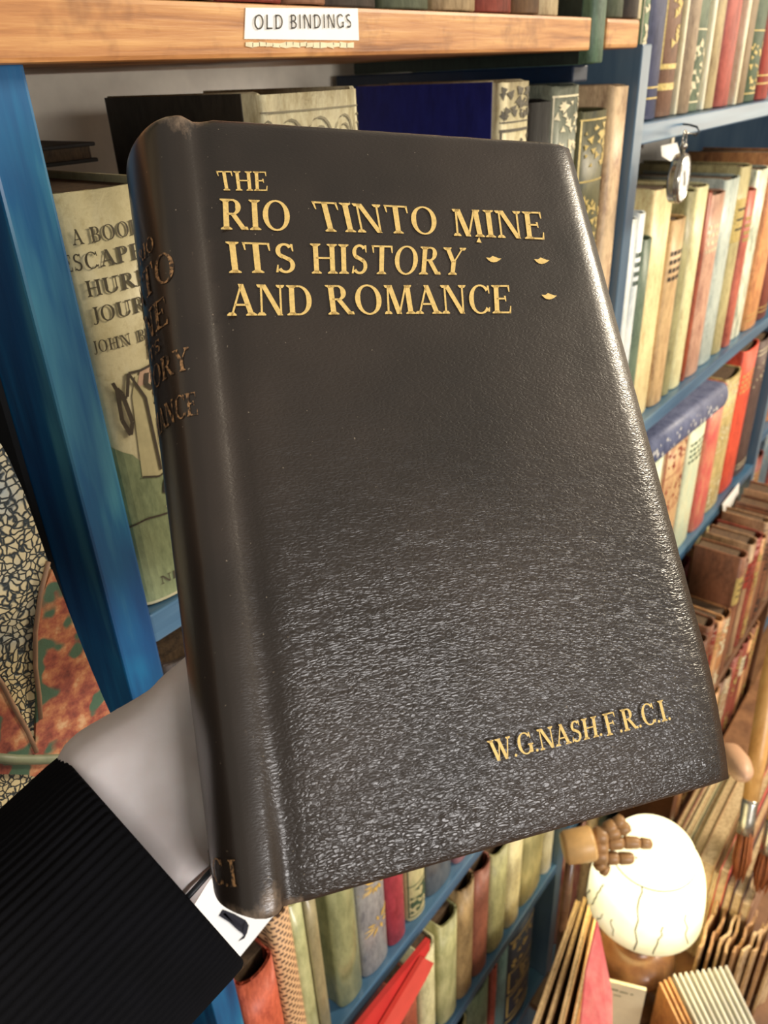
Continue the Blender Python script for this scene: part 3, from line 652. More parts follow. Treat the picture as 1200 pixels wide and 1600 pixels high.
# ---- bay 3
def fill(x0, x1, base, dt, pal, where, group, wd=(.14, .26), n0=1.02):
    sp, x, k = [], x0, 0; rn = random.Random(int(base*100))
    while x < x1 - .1 and k < 20:
        ww = rn.uniform(*wd); i = rn.randrange(len(pal)); c1, c2, nm = pal[i]
        sp.append((x, min(x+ww, x1), dt + rn.uniform(-.08, .1), c1, c2, nm, rn.choice(['bands', 'title', 'ornate', 'label', 'bands']), rn.choice([None, M_CREAMPRINT, P_DARK]), rn.choice([0, .002]))); x += ww + .006; k += 1
    row(sp, base, where, group, n0)
BR = [((176, 124, 78), (120, 78, 50), 'tan calf book'), ((130, 84, 58), (90, 56, 38), 'brown leather book'), ((206, 156, 104), (150, 100, 64), 'pale tan book'), ((140, 66, 50), (100, 46, 36), 'red-brown leather book'), ((160, 130, 96), (110, 84, 60), 'rubbed drab calf book'), ((110, 72, 50), (70, 44, 32), 'dark brown calf book')]
RD = [((150, 50, 44), (110, 36, 34), 'dull red cloth book'), ((206, 134, 80), (160, 92, 56), 'orange tan book'), ((84, 100, 108), (50, 64, 76), 'slate blue book'), ((120, 52, 44), (80, 36, 32), 'maroon cloth book')]
fill(5.03, 6.6, 2.1, 1.25, RD, 'beyond the far upright, highest row in view', 'reddish books beyond the far upright')
fill(5.03, 7.3, 3.1, 2.28, RD, 'beyond the far upright, second row in view', 'red books beyond the far upright')
fill(5.03, 7.45, 4.12, 3.27, BR, 'beyond the far upright, third row in view', 'brown books beyond the far upright')
fill(5.03, 7.45, 4.85, 4.32, BR, 'beyond the far upright, lowest row', 'brown books in the lowest row')
# ---- bay 1, low shelves under the black book
def M_checker():
    t = NT('checked_cloth'); 
    ch = t.n('ShaderNodeTexBrick'); ch.inputs['Scale'].default_value = 1.0; ch.inputs['Color1'].default_value = rgb(84, 60, 44); ch.inputs['Color2'].default_value = rgb(100, 72, 52)
    ch.inputs['Mortar'].default_value = rgb(214, 170, 124); ch.inputs['Mortar Size'].default_value = .0012; ch.inputs['Brick Width'].default_value = .0058; ch.inputs['Row Height'].default_value = .0052
    sx = t.n('ShaderNodeSeparateXYZ'); cx = t.n('ShaderNodeCombineXYZ'); t.l(t.tc.outputs['Object'], sx.inputs[0]); t.l(sx.outputs[0], cx.inputs[0]); t.l(sx.outputs[2], cx.inputs[1]); t.l(cx.outputs[0], ch.inputs['Vector'])
    return t.fin(ch.outputs[0], .6)
MCK = M_checker()
BA = 2.545; GA = 'books on the low shelf below the black book'; WA = 'on the low shelf below the black book'
def single(x0, x1, dt, c1, c2, lb, base=BA, deco=None, dm=None, worn=0.0, mat=None, coat=0.0, grp=GA, yo=None, pages=M_PAGES_D, depth=.15, rnd_=None, rough=.5):
    r_, S_, p_ = make_book(x0*H+.0003, x1*H-.0003, yo or H*1.02, depth, zD(base)+.0003, zD(dt), mat or cloth(c1, c2, rough, 70, coat=coat), pages, deco=deco, deco_mat=dm, worn=worn, round_=rnd_ or min(.009, (x1-x0)*H*.3))
    tag(r_, lb, 'book', grp); return r_, S_, p_
single(.590, .705, 1.90, (192, 92, 62), (150, 62, 44), 'faded orange-red leather book with torn head, beside the black sleeve', worn=.006, yo=H*.99)
single(.712, .782, 1.80, (0, 0, 0), None, 'book with brown and cream checked spine, right of the orange-red book', mat=MCK, yo=H*1.0)
single(.786, .838, 1.85, (150, 152, 104), (206, 204, 150), 'olive green book under a shiny clear jacket, right of the checked spine', coat=.8)
single(.842, .885, 1.86, (128, 118, 84), (164, 150, 108), 'thin grey-olive book right of the shiny olive one', coat=.6)
single(.935, 1.045, 1.80, (116, 120, 80), (160, 160, 112), 'wide olive book in a glossy clear jacket, left of the sunflower spine', coat=.9)
r5, S5, p5 = single(1.052, 1.178, 1.78, (146, 144, 140), (104, 104, 108), 'grey pictorial book with yellow sunflower petals on its spine', coat=.5)
h5 = (BA-1.78)*H
bm = bmesh.new(); rr_ = random.Random(11)
for cz_, n_ in ((h5*.55, 16), (h5*.78, 14), (h5*.3, 10)):
    for k in range(n_):
        a = k*2*math.pi/n_ + rr_.uniform(-.15, .15); L = rr_.uniform(.012, .019); wv = .0022
        def q(rad, aa): return S5(min(.95, max(.05, .55 + rad*math.cos(aa)/.04)), cz_ + rad*math.sin(aa), .0006)
        bm.faces.new([bm.verts.new(q(.004, a)), bm.verts.new(q(L*.6, a+.16)), bm.verts.new(q(L, a)), bm.verts.new(q(L*.6, a-.16))])
mesh_obj('printed_petals', bm, plain((216, 176, 84), .5), r5)
single(1.182, 1.272, 1.80, (156, 52, 62), (120, 40, 46), 'crimson cloth book right of the sunflower spine', rough=.4)
single(1.290, 1.388, 1.82, (170, 164, 116), (206, 190, 140), 'olive and cream floral book right of the crimson one', deco='ornate', dm=P_GREEN)
single(1.402, 1.555, 1.85, (76, 80, 84), (120, 122, 120), 'dark grey book in a clear jacket, right of the floral book', coat=.9)
single(1.570, 1.645, 1.85, (176, 120, 120), (140, 84, 88), 'pinkish thin book right of the dark grey one', coat=.5)
single(1.66, 1.84, 1.86, (200, 190, 150), (150, 140, 104), 'cream cloth book right of the pinkish one')
BB = 3.47; GB = 'books on the lowest shelf left of the upright'
single(1.235, 1.335, 2.92, (150, 76, 54), (110, 52, 40), 'rust brown book below the red folder', BB, grp=GB, yo=H*1.03)
single(1.345, 1.44, 2.80, (204, 196, 150), (164, 156, 110), 'cream olive book with open hollow, right of the rust brown one', BB, grp=GB, worn=.002)
single(1.47, 1.595, 2.80, (150, 148, 100), (196, 190, 138), 'thick olive book with deep hollow back, right of the red folder', BB, grp=GB, worn=.003)
single(1.60, 1.715, 2.74, (156, 128, 84), (112, 88, 56), 'mottled tan book with chipped head', BB, grp=GB, worn=.004)
single(1.72, 1.835, 2.76, (142, 84, 62), (104, 60, 46), 'maroon brown book with rolled head', BB, grp=GB, worn=.003)
single(1.85, 1.985, 2.80, (164, 160, 110), (120, 116, 76), 'smooth olive book between maroon and cream ones', BB, grp=GB, worn=.002)
single(1.995, 2.12, 2.84, (212, 200, 152), (170, 152, 106), 'cream book near the upright', BB, grp=GB, worn=.002)
single(2.125, 2.335, 2.84, (150, 144, 100), (190, 180, 130), 'wide drab olive book near the upright', BB, grp=GB, worn=.001)
single(2.345, 2.437, 2.82, (232, 230, 206), (200, 196, 164), 'white backed thin book against the upright', BB, grp=GB)
BC = 4.42; GC = 'books on the bottom shelf left of the upright'
single(1.55, 1.68, 3.68, (170, 160, 110), (120, 110, 74), 'drab olive book on the bottom shelf with a chipped head', BC, grp=GC, worn=.003)
single(1.69, 1.87, 3.62, (122, 140, 116), (88, 106, 88), 'grey-green book on the bottom shelf below the olive one', BC, grp=GC)
single(1.88, 1.925, 3.62, (150, 70, 56), (110, 50, 40), 'thin brick red book on the bottom shelf', BC, grp=GC)
single(1.93, 2.04, 3.60, (88, 116, 116), (60, 84, 88), 'teal grey book on the bottom shelf', BC, grp=GC)
single(2.05, 2.30, 3.58, (38, 48, 62), (24, 32, 44), 'dark navy book with gilt panel on the bottom shelf', BC, 'frame', M_GILT, grp=GC)
# red folder stuck out over the shelf
def slab_obj(name, pts, thick, mat, parent=None):
    bm = bmesh.new(); add_prism(bm, pts, thick); return mesh_obj(name, bm, mat, parent)
M_REDF = plain((206, 54, 50), .45, 0, .1, 30, .9); M_REDF2 = plain((226, 84, 72), .45, 0, .1, 30, .92)
fo = empty('folder', (0, 0, 0)); tag(fo, 'bright red card folder poking out diagonally below the low shelf', 'folder')
slab_obj('flap', [at_n(545, 1625, .95), at_n(672, 1468, .95), at_n(672, 1484, .95), at_n(585, 1625, .95)], Vector((0, .006, -.001)), M_REDF, fo)
slab_obj('flap', [at_n(585, 1625, .93), at_n(662, 1497, .93), at_n(678, 1505, .93), at_n(665, 1532, .93), at_n(612, 1625, .93)], Vector((0, .005, -.001)), M_REDF2, fo)

# ---- low rack of brown leather books standing in front of the case
rk = empty('book_rack', (3.9*H, .27, 0)); tag(rk, 'low open wooden rack packed with brown leather books, in front of the blue bookcase', 'rack')
M_RK = wood((96, 64, 42), (66, 42, 28), (128, 88, 58), (20, 20, 4), .5)
RX0, RX1 = 3.24*H, 4.75*H
def rk_part(nm, x0, x1, y0, y1, z0, z1): box_obj(nm, (x0 - 3.9*H, x1 - 3.9*H, y0 - .27, y1 - .27, z0, z1), M_RK, rk, .002)
rk_part('side_panel', RX0-.012, RX0, .222, .312, 0, zD(2.95)); rk_part('side_panel', RX1, RX1+.012, .222, .312, 0, zD(2.95))
for d in (3.02, 3.88, 4.74): rk_part('shelf', RX0+.0003, RX1-.0003, .222, .312, zD(d)-.014, zD(d))
def rack_row(base, dt, where, group, seed):
    rn = random.Random(seed); x, k = RX0/H, 0
    while x < RX1/H - .08:
        ww = rn.uniform(.075, .14); c1, c2, nm = BR[rn.randrange(len(BR))]
        r_, S_, p_ = make_book(x*H + .0006, (min(x+ww, RX1/H)-.004)*H, .224 + rn.uniform(0, .004), .08, zD(base)+.0003, zD(dt + rn.uniform(-.07, .05) - (.2 if base < 3.1 and x > 3.6 else 0)), cloth(c1, c2, .5, 70), M_PAGES_D, deco=rn.choice(['bands', 'label', 'title', 'ornate', 'bands']), deco_mat=rn.choice([None, M_CREAMPRINT, P_DARK, P_RED]), worn=rn.choice([0, .003]))
        tag(r_, '%s, %s %s' % (nm, ORD[k], where), 'book', group); x += ww; k += 1
rack_row(3.02, 2.50, 'from the left on top of the low rack', 'brown books on top of the low rack', 21)
rack_row(3.88, 3.20, 'from the left in the middle of the low rack', 'brown books in the middle of the low rack', 22)
rack_row(4.74, 4.08, 'from the left at the bottom of the low rack', 'brown books at the bottom of the low rack', 23)

# ------------------------------------------------------------------ pocket watch on its hook
N_W = .90
wc = at_n(1062, 272, N_W)
hook = bmesh.new(); hp = at_n(1068, 200, 1.0)
add_tube(hook, [hp + Vector((0, .004, .004)), hp + Vector((0, -.006, .003)), hp + Vector((.0, -.014, .001)), hp + Vector((0, -.017, -.003)), hp + Vector((0, -.014, -.007)), hp + Vector((0, -.011, -.006))], .0011, 8)
tag(mesh_obj('hook', hook, plain((90, 96, 100), .35, .8), None, True), 'small metal hook screwed into the shelf edge, holding the watch', 'hook')
wt = empty('pocket_watch', wc); tag(wt, 'silver pocket watch with white dial hanging from the shelf edge', 'watch')
nrm = c2w(Vector((.80, 0, -.58))); nrm.z = 0; nrm.normalize()
MW = Matrix.Translation(Vector((0, 0, -.004))) @ nrm.to_track_quat('Z', 'Y').to_matrix().to_4x4()
M_SIL = plain((190, 186, 176), .22, .95, .05, 80, .8)
bm = bmesh.new(); rW = .0228
add_lathe(bm, [(rW*.75, -.0075), (rW*.95, -.006), (rW, -.003), (rW*.985, -.002), (rW*1.0, -.001), (rW, .002), (rW*.985, .0025), (rW, .003), (rW*.93, .0055), (rW*.90, .0055), (rW*.885, .0045)], 48, MW)
mesh_obj('case', bm, M_SIL, wt, True)
bm = bmesh.new(); add_lathe(bm, [(rW*.885, .0044), (rW*.88, .0048), (.0001, .0049)], 40, MW); dial = mesh_obj('dial', bm, M_WHITE, wt)
bm = bmesh.new()
for k in range(12):
    a = math.pi*k/6; r0, r1 = rW*.74, rW*(.80)
    v = [(r0*math.cos(a-.04), r0*math.sin(a-.04)), (r1*math.cos(a-.04), r1*math.sin(a-.04)), (r1*math.cos(a+.04), r1*math.sin(a+.04)), (r0*math.cos(a+.04), r0*math.sin(a+.04))]
    bm.faces.new([bm.verts.new(MW @ Vector((x, y, .0053))) for x, y in v])
mesh_obj('hour_marks', bm, M_INK, dial)
for nm, a, L, wd in (('hand', 2.2, .011, .0009), ('hand', -1.2, .008, .0011)):
    bm = bmesh.new(); c_, s_ = math.cos(a), math.sin(a)
    bm.faces.new([bm.verts.new(MW @ Vector((x*c_ - y*s_, x*s_ + y*c_, .0058))) for x, y in ((-.002, -wd), (L*.7, -wd*1.7), (L, 0), (L*.7, wd*1.7), (-.002, wd))]); mesh_obj(nm, bm, M_INK, dial)
bm = bmesh.new(); add_lathe(bm, [(.0022, 0), (.0022, .004), (.0034, .0045), (.0036, .0075), (.0028, .009), (.001, .0095)], 16, Matrix.Translation((0, 0, rW - .0045)))
mesh_obj('crown', bm, M_SIL, wt, True)
bm = bmesh.new(); ra = .0072
top_z = hp.z - .003 - wc.z
add_tube(bm, [Vector((nrm.y*ra*math.cos(a), -nrm.x*ra*math.cos(a), rW + .007 + ra*1.2*math.sin(a))) for a in [math.pi*2*k/20 for k in range(21)]], .0009, 6)
mesh_obj('bow', bm, M_SIL, wt, True)
bm = bmesh.new()
add_tube(bm, [Vector((0, 0, rW + .013)), Vector((hp.x - wc.x, hp.y - .0145 - wc.y, hp.z - .007 - wc.z + .002))], .0007, 6)
mesh_obj('hanging_loop', bm, M_SIL, wt, True)
tg = tag(slab_obj('price_tag', [at_n(1033, 228, .985), at_n(1058, 223, .985), at_n(1064, 246, .985), at_n(1048, 252, .985), at_n(1034, 244, .985)], Vector((0, .0008, 0)), M_WHITE), 'small blank white tag tucked behind the pocket watch', 'tag')
# white card hanging from the third shelf
tag(slab_obj('card', [at_n(1129, 788, .985), at_n(1155, 755, .985), at_n(1153, 806, .985), at_n(1133, 834, .985)], Vector((0, .0008, 0)), M_WHITE), 'blank white card taped to the shelf edge by the far upright', 'card')

# ------------------------------------------------------------------ painted panel, lower left
def panel_mat(kind):
    t = NT('crackle_' + kind); v = t.mapping((1, 1, 1))
    dist = t.n('ShaderNodeTexNoise'); dist.inputs['Scale'].default_value = 70; dist.inputs['Detail'].default_value = 3
    t.l(v, dist.inputs['Vector'])
    mx = t.n('ShaderNodeMixRGB', blend_type='ADD'); mx.inputs[0].default_value = .012; t.l(v, mx.inputs[1]); t.l(dist.outputs['Color'], mx.inputs[2])
    if kind == 'cream':
        vo = t.n('ShaderNodeTexVoronoi', feature='DISTANCE_TO_EDGE'); vo.inputs['Scale'].default_value = 330; t.l(mx.outputs[0], vo.inputs['Vector'])
        n1 = t.noise(v, 22, 4, .6)
        base = t.ramp(n1, [(.36, rgb(168, 176, 172)), (.5, rgb(206, 192, 152)), (.7, rgb(216, 198, 150))])
        crack = t.ramp(vo.outputs[0], [(.05, 1.0), (.15, 0.0)])
        col = t.mix(crack, base, rgb(44, 54, 58))
        return t.fin(col, .5, None, t.bump(t.ramp(vo.outputs[0], [(0.02, 0), (.14, 1)]), .8, .0008))
    n1 = t.noise(v, 95, 5, .66); n2 = t.noise(v, 62, 2, .45); n3 = t.noise(v, 150, 4, .6)
    col = t.ramp(n1, [(.32, rgb(104, 52, 48)), (.45, rgb(152, 82, 66)), (.55, rgb(182, 118, 82)), (.68, rgb(206, 166, 124))])
    col = t.mix(t.ramp(n2, [(.53, 0.0), (.57, 1.0)]), col, rgb(72, 100, 80))
    col = t.mix(t.ramp(n3, [(.55, 0), (.75, .3)]), col, rgb(84, 60, 50))
    return t.fin(col, .45, None, t.bump(n3, .5, .0008))
PN = .85
pan = empty('painted_panel', at_n(60, 1000, PN)); tag(pan, 'weathered wooden panel painted with cracked cream and mottled red and green, left of the bookcase', 'panel')
pan_loc = Vector(pan.location)
def pp(px, py, off=0.0):
    p = at_n(px, py, PN) - pan_loc; return p + Vector((0, -off, 0))
bm = bmesh.new()
edge = [(-30, 640), (12, 712), (40, 775), (72, 868), (96, 930), (118, 990), (140, 1045), (160, 1092), (182, 1140), (230, 1262), (262, 1340), (200, 1400), (40, 1500), (-160, 1500), (-190, 900), (-120, 640)]
add_prism(bm, [pp(x, y) for x, y in edge], Vector((0, .012, 0)))
MPC, MPR = panel_mat('cream'), panel_mat('mottled')
mesh_obj('board', bm, MPC, pan)['label'] = 'cracked cream painted board'
def patchp(pts, off, name, label, mat):
    bm = bmesh.new(); add_prism(bm, [pp(x, y, off) for x, y in pts], Vector((0, off*.95, 0))); o = mesh_obj(name, bm, mat, pan); o['label'] = label
patchp([(78, 888), (96, 932), (118, 990), (140, 1045), (160, 1092), (181, 1139), (196, 1175), (206, 1200), (70, 1216), (40, 1208), (-60, 1205), (-60, 1020), (0, 1062), (16, 1094), (52, 1166), (55, 1085), (54, 1000), (62, 930)], .0016, 'painted_area', 'mottled red, orange and green paint', MPR)
def ridge(pts, rad, mat, label, name='ridge'):
    bm = bmesh.new(); add_tube(bm, [pp(x, y, .0016) for x, y in pts], rad, 8); o = mesh_obj(name, bm, mat, pan, True); o['label'] = label
M_RB = plain((150, 116, 90), .6); M_RG = plain((126, 132, 104), .5)
ridge([(72, 876), (60, 925), (52, 985), (52, 1040), (58, 1085), (60, 1120)], .0010, M_RB, 'raised brown ridge')
ridge([(-20, 1040), (0, 1066), (20, 1105), (40, 1140), (54, 1172)], .0010, M_RB, 'raised brown ridge')
ridge([(-30, 1180), (20, 1184), (60, 1184), (110, 1182), (150, 1176), (190, 1168)], .0022, M_RG, 'raised grey-green ridge')

# ------------------------------------------------------------------ the black book in the hand
RB = Matrix(((.933, .168, -.317), (-.091, .966, .244), (.347, -.199, .916)))
rv = Vector((-0.22854968, -0.34306165, -0.13350304)); RB = Matrix.Rotation(rv.length, 3, rv.normalized())
TB = Vector((-0.06878475, -0.12627337, 0.24694394)); BW, BH, BT = .15094735, .235, .036
def l2w(p): q = c2w(RB @ Vector(p) + TB); return Vector((q.x, q.y, q.z + CZ))
def toloc(px, py, wz=0.0):
    d = RB.transposed() @ Vector((px-600, py-800, F)); o = RB.transposed() @ (-TB)
    return o + d * ((wz - o.z) / d.z)
qd = [toloc(272, 176), toloc(899, 220), toloc(1170, 1219), toloc(412, 1439)]
idl = [Vector((0, 0, 0)), Vector((BW, 0, 0)), Vector((BW, BH, 0)), Vector((0, BH, 0))]
dl = [a - b for a, b in zip(qd, idl)]
def warp(p):
    u = max(0, min(1, p[0]/BW)); v = max(0, min(1, p[1]/BH)); k = 1.0
    d = dl[0].lerp(dl[1], u).lerp(dl[3].lerp(dl[2], u), v)
    hv = 1 - v
    sx_ = -(min(BT, max(0, p[2]))/BT) * .0042 * hv          # the old book leans: back board pushed sideways towards the head
    pz = 0.0
    if p[2] < BT * .4 and p[0] > .006:                        # the leather is padded: it rolls back gently at the edges
        for dd, wd_, am_ in ((BH - p[1], .048, .0052), (p[1], .010, .0006), (BW - p[0], .012, .0020)):
            if dd < wd_: pz += am_ * (1 - max(0, dd)/wd_)**2
    x = p[0] * (1 + .30*hv) if p[0] < 0 else p[0]
    return Vector((x + d.x*k + sx_, p[1] + d.y*k, p[2] + pz))
bk = bpy.data.objects.new('book', None); COL.objects.link(bk)
tag(bk, 'large black leather book titled THE RIO TINTO MINE in gold, held before the shelves', 'book')
cols3 = [c2w(RB @ Vector(a)) for a in ((1, 0, 0), (0, 1, 0), (0, 0, 1))]
MB = Matrix(cols3).transposed().to_4x4(); MB.translation = l2w((0, 0, 0)); bk.matrix_world = MB
# cross section: fore-edge of front board -> groove -> rounded spine -> back board
th = .0038
prof = []
NB = 26
for i in range(NB+1):
    u = BW - BW * i/NB
    prof.append((u, 0.0))
prof = [(u, w_) for u, w_ in prof if u > .0135] + [(.0125, .0001), (.0105, .0007), (.0085, .0013), (.0065, .0014), (.0045, .0008), (.0025, .0001), (.0008, 0.0)]
NA = 22
for i in range(1, NA):
    a = math.pi * i/NA
    prof.append((-.0095*math.sin(a)**.8, BT/2 - BT/2*math.cos(a)))
prof += [(.0008, BT), (.003, BT-.0002), (.0065, BT-.0014), (.0105, BT-.0007), (.0135, BT)]
prof += [(BW * i/12 , BT) for i in range(2, 13)]
n = len(prof)
nor = []
for i in range(n):
    a, b = Vector(prof[max(0, i-1)]), Vector(prof[min(n-1, i+1)]); t = (b-a).normalized(); nor.append(Vector((-t.y, t.x)))
# traversing from +u to -u on the front: tangent (-1,0) -> normal (0,-1): outward
def tk(i): return th if prof[i][0] > .004 else .0026
loop = []
for i in range(n): loop.append((Vector(prof[i]), nor[i], tk(i)))
rows = []
vlev = [0, .0004, .0010, .0018, .0028, .004] + [.004 + (BH-.008)*k/70 for k in range(1, 70)] + [BH-.004, BH-.0028, BH-.0018, BH-.0010, BH-.0004, BH]
bm = bmesh.new(); wl = bm.verts.layers.float_color.new('wear')
rn = random.Random(2)
for v in vlev:
    d = min(v, BH - v); e = .0040
    s = math.sqrt(max(0, 1 - (1 - min(1, d/e))**2)) * .5
    if d == 0: s = .06
    ro, ri = [], []
    for (p, nn, tt) in loop:
        mid = p - nn*tt*.5
        du = BW - p.x
        s2 = s
        if du < .004 : s2 = min(s, math.sqrt(max(0, 1-(1-du/.004)**2))*.5 + .03)
        o_ = mid + nn*tt*s2; i_ = mid - nn*tt*s2
        sp_ = max(0, -p.x) / .0095         # spine end is rolled in and softened
        vv = v + (sp_ * .0030 * (1 if v < BH/2 else -1) * max(0, 1 - d/.02))
        jit = noise.noise(Vector((p.x*160, v*160, p.y*160))) * .00022
        wv = 0.0
        ridge_ = math.exp(-((p.x - .0012)/.0022)**2) if p.y < .01 else 0
        wv = max(wv, ridge_ * (.42 + .25*noise.noise(Vector((0, v*30, 0)))))
        if p.x < .012 and p.y < BT*.9: wv = max(wv, math.exp(-(d/.004)**2)*.9, math.exp(-(d/.012)**2 - ((p.x-.002)/.006)**2))
        for P_, lst, sg in ((o_, ro, 1), (i_, ri, 0)):
            q = warp((P_.x, vv, P_.y - (jit if sg and p.y < BT/2 else 0)))
            vt = bm.verts.new(q); vt[wl] = (wv, wv, wv, 1); lst.append(vt)
    rows.append((ro, ri))
for (ao, ai), (bo, bi) in zip(rows, rows[1:]):
    for k in range(n-1):
        bm.faces.new((ao[k], ao[k+1], bo[k+1], bo[k])); bm.faces.new((ai[k+1], ai[k], bi[k], bi[k+1]))
    bm.faces.new((ao[n-1], ai[n-1], bi[n-1], bo[n-1])); bm.faces.new((ai[0], ao[0], bo[0], bi[0]))
for (o_, i_), fl in ((rows[0], 0), (rows[-1], 1)):
    for k in range(n-1):
        q = (o_[k], i_[k], i_[k+1], o_[k+1]); bm.faces.new(q if fl else q[::-1])
bmesh.ops.recalc_face_normals(bm, faces=bm.faces)
def leather():
    t = NT('black_grained_leather'); v = t.mapping((.52, 1.3, 1), (0, 0, .20))
    nd = t.n('ShaderNodeTexNoise'); nd.inputs['Scale'].default_value = 260; nd.inputs['Detail'].default_value = 3; t.l(v, nd.inputs['Vector'])
    mx = t.n('ShaderNodeMixRGB', blend_type='ADD'); mx.inputs[0].default_value = .0035; t.l(v, mx.inputs[1]); t.l(nd.outputs['Color'], mx.inputs[2])
    vo = t.n('ShaderNodeTexVoronoi', feature='DISTANCE_TO_EDGE'); vo.inputs['Scale'].default_value = 880; t.l(mx.outputs[0], vo.inputs['Vector'])
    gr = t.ramp(vo.outputs[0], [(0.0, 0), (.28, 1)])
    n1 = t.noise(v, 800, 3, .6); n2 = t.noise(t.mapping((1, 1, 1)), 14, 3, .5)
    h = t.mix(.35, gr, n1)
    # grain pressed flatter near the head of the book
    sep = t.n('ShaderNodeSeparateXYZ'); t.l(t.tc.outputs['Object'], sep.inputs[0])
    am = t.n('ShaderNodeMapRange'); am.inputs['From Min'].default_value = .06; am.inputs['From Max'].default_value = .235; am.inputs['To Min'].default_value = .14; am.inputs['To Max'].default_value = .58
    t.l(sep.outputs[1], am.inputs[0])
    bp = t.n('ShaderNodeBump'); bp.inputs['Distance'].default_value = .00035; 
    ax = t.n('ShaderNodeMapRange'); ax.inputs['From Min'].default_value = -.002; ax.inputs['From Max'].default_value = .014; ax.inputs['To Min'].default_value = .12; ax.inputs['To Max'].default_value = 1
    t.l(sep.outputs[0], ax.inputs[0]); mm = t.n('ShaderNodeMath', operation='MULTIPLY'); t.l(am.outputs[0], mm.inputs[0]); t.l(ax.outputs[0], mm.inputs[1]); t.l(mm.outputs[0], bp.inputs['Strength']); t.l(bp.outputs[0], t.b.inputs['Coat Normal']); t.l(h, bp.inputs['Height'])
    col = t.ramp(n2, [(.35, rgb(32, 25, 19)), (.65, rgb(46, 36, 28))])
    at = t.n('ShaderNodeVertexColor', layer_name='wear'); n3 = t.noise(t.mapping((1, .5, 1)), 330, 5, .7)
    mul = t.n('ShaderNodeMath', operation='MULTIPLY'); t.l(at.outputs[0], mul.inputs[0]); t.l(n3, mul.inputs[1])
    wear = t.ramp(mul.outputs[0], [(.28, 0.0), (.55, 1.0)])
    col = t.mix(wear, col, rgb(120, 102, 84))
    sk = t.noise(t.mapping((1, 1, 1)), 900, 2, .5); fl = t.ramp(sk, [(.74, 0), (.78, .7)])
    col = t.mix(fl, col, rgb(150, 136, 116))
    return t.fin(col, t.ramp(n2, [(.3, .36), (.7, .46)]), None, bp.outputs[0], Specular_IOR_Level=.45, Coat_Weight=.42, Coat_Roughness=.20)

M_LEA = leather()
cov = mesh_obj('cover', bm, M_LEA, bk, True)
box = bmesh.new(); vs = []
add_box(box, .002, BW-.0045, .0045, BH-.0045, .0110, BT-.0042)
for v in box.verts: v.co = warp(v.co)
mesh_obj('page_block', box, M_PAGES, bk)
# gold lettering on the front
bm = bmesh.new()
def cv(px, py, off=.00016): q = toloc(px, py); return Vector((q.x, q.y, -off - .0001))
for s, BL, BR_, TR, TL in (
    ('THE', (342, 298), (418, 299), (417, 269), (336, 268)), ('RIO', (345, 359), (455, 361), (452, 315), (343, 311)),
    ('TINTO', (497, 362), (684, 367), (681, 325), (484, 315)), ('MINE', (709, 369), (851, 375), (846, 332), (703, 327)),
    ('ITS', (358, 427), (465, 427), (462, 382), (352, 378)), ('HISTORY', (487, 428), (722, 430), (727, 388), (484, 381)),
    ('AND', (357, 494), (491, 493), (488, 447), (356, 444)), ('ROMANCE', (513, 492), (799, 490), (797, 446), (507, 446)),
    ('W.G.NASH.', (769, 1191), (942, 1149), (937, 1117), (761, 1158)), ('F.R.C.I.', (948, 1150), (1049, 1124), (1041, 1092), (940, 1116))):
    bm = bmesh.new(); text_mesh(bm, s, quad_fn(cv(*BL), cv(*BR_), cv(*TR), cv(*TL)), True, .05); mesh_obj('gold_lettering', bm, M_GOLD, bk)
for cx, cy in ((771, 405.5), (846, 408), (857.5, 463.5)):
    for pts in ([(-12, -2.5), (-9, 1), (-5, 4), (0, 5), (5, 4), (9, 1.5), (12, -1), (7, -1.5), (2.5, -3.5), (-2, -5), (-6, -2)],):
        bm = bmesh.new(); bm.faces.new([bm.verts.new(cv(cx+x, cy+y)) for x, y in pts]); mesh_obj('gold_ornament', bm, M_GOLD, bk)
bm = bmesh.new(); bm.faces.new([bm.verts.new(cv(x, y)) for x, y in ((748, 371), (752, 380), (744, 379))]); mesh_obj('gold_speck', bm, M_GOLD, bk)
# lettering on the spine (arc between the front joint and the back)
ARC = [(.0008, 0.0)] + [(-.0095*math.sin(math.pi*i/40)**.8, BT/2 - BT/2*math.cos(math.pi*i/40)) for i in range(1, 40)] + [(.0008, BT)]
def SPN(s, v, off=.0003):      # s: 0 back joint .. 1 front joint
    f_ = (1-s)*40; i = min(39, int(f_)); a, b = Vector(ARC[i]), Vector(ARC[i+1]); p = a.lerp(b, f_-i); t = (b-a).normalized(); nn = Vector((-t.y, t.x))
    p = p + nn*off; return warp((p.x, v, p.y))
SPL = []
for s, a, b, v0, v1 in (('THE RIO', .25, .75, .0445, .0395), ('TINTO', .12, .90, .0570, .0475), ('MINE', .20, .80, .0700, .0610), ('& ITS', .3, .7, .0765, .0725), ('HISTORY', .10, .93, .0860, .0790), ('& ROMANCE', .08, .95, .1000, .0930)):
    bm = bmesh.new(); text_mesh(bm, s, lambda u, w_, a=a, b=b, v0=v0, v1=v1: SPN(a + (b-a)*u, v0 + (v1-v0)*w_), True, .06); SPL.append(bm)
bm = bmesh.new()
text_mesh(bm, 'F.R.C.I', lambda u, w_: SPN(.15 + .70*u, .2260 - .0065*w_), True, .06)
M_OLDG = NT('rubbed_gilt'); nn_ = M_OLDG.noise(M_OLDG.mapping(), 700, 3, .6)
M_OLDG = M_OLDG.fin(M_OLDG.ramp(nn_, [(.42, rgb(60, 48, 38)), (.6, rgb(186, 142, 96))]), .45, .2)
for q in SPL + [bm]: mesh_obj('spine_lettering', q, M_OLDG, bk)

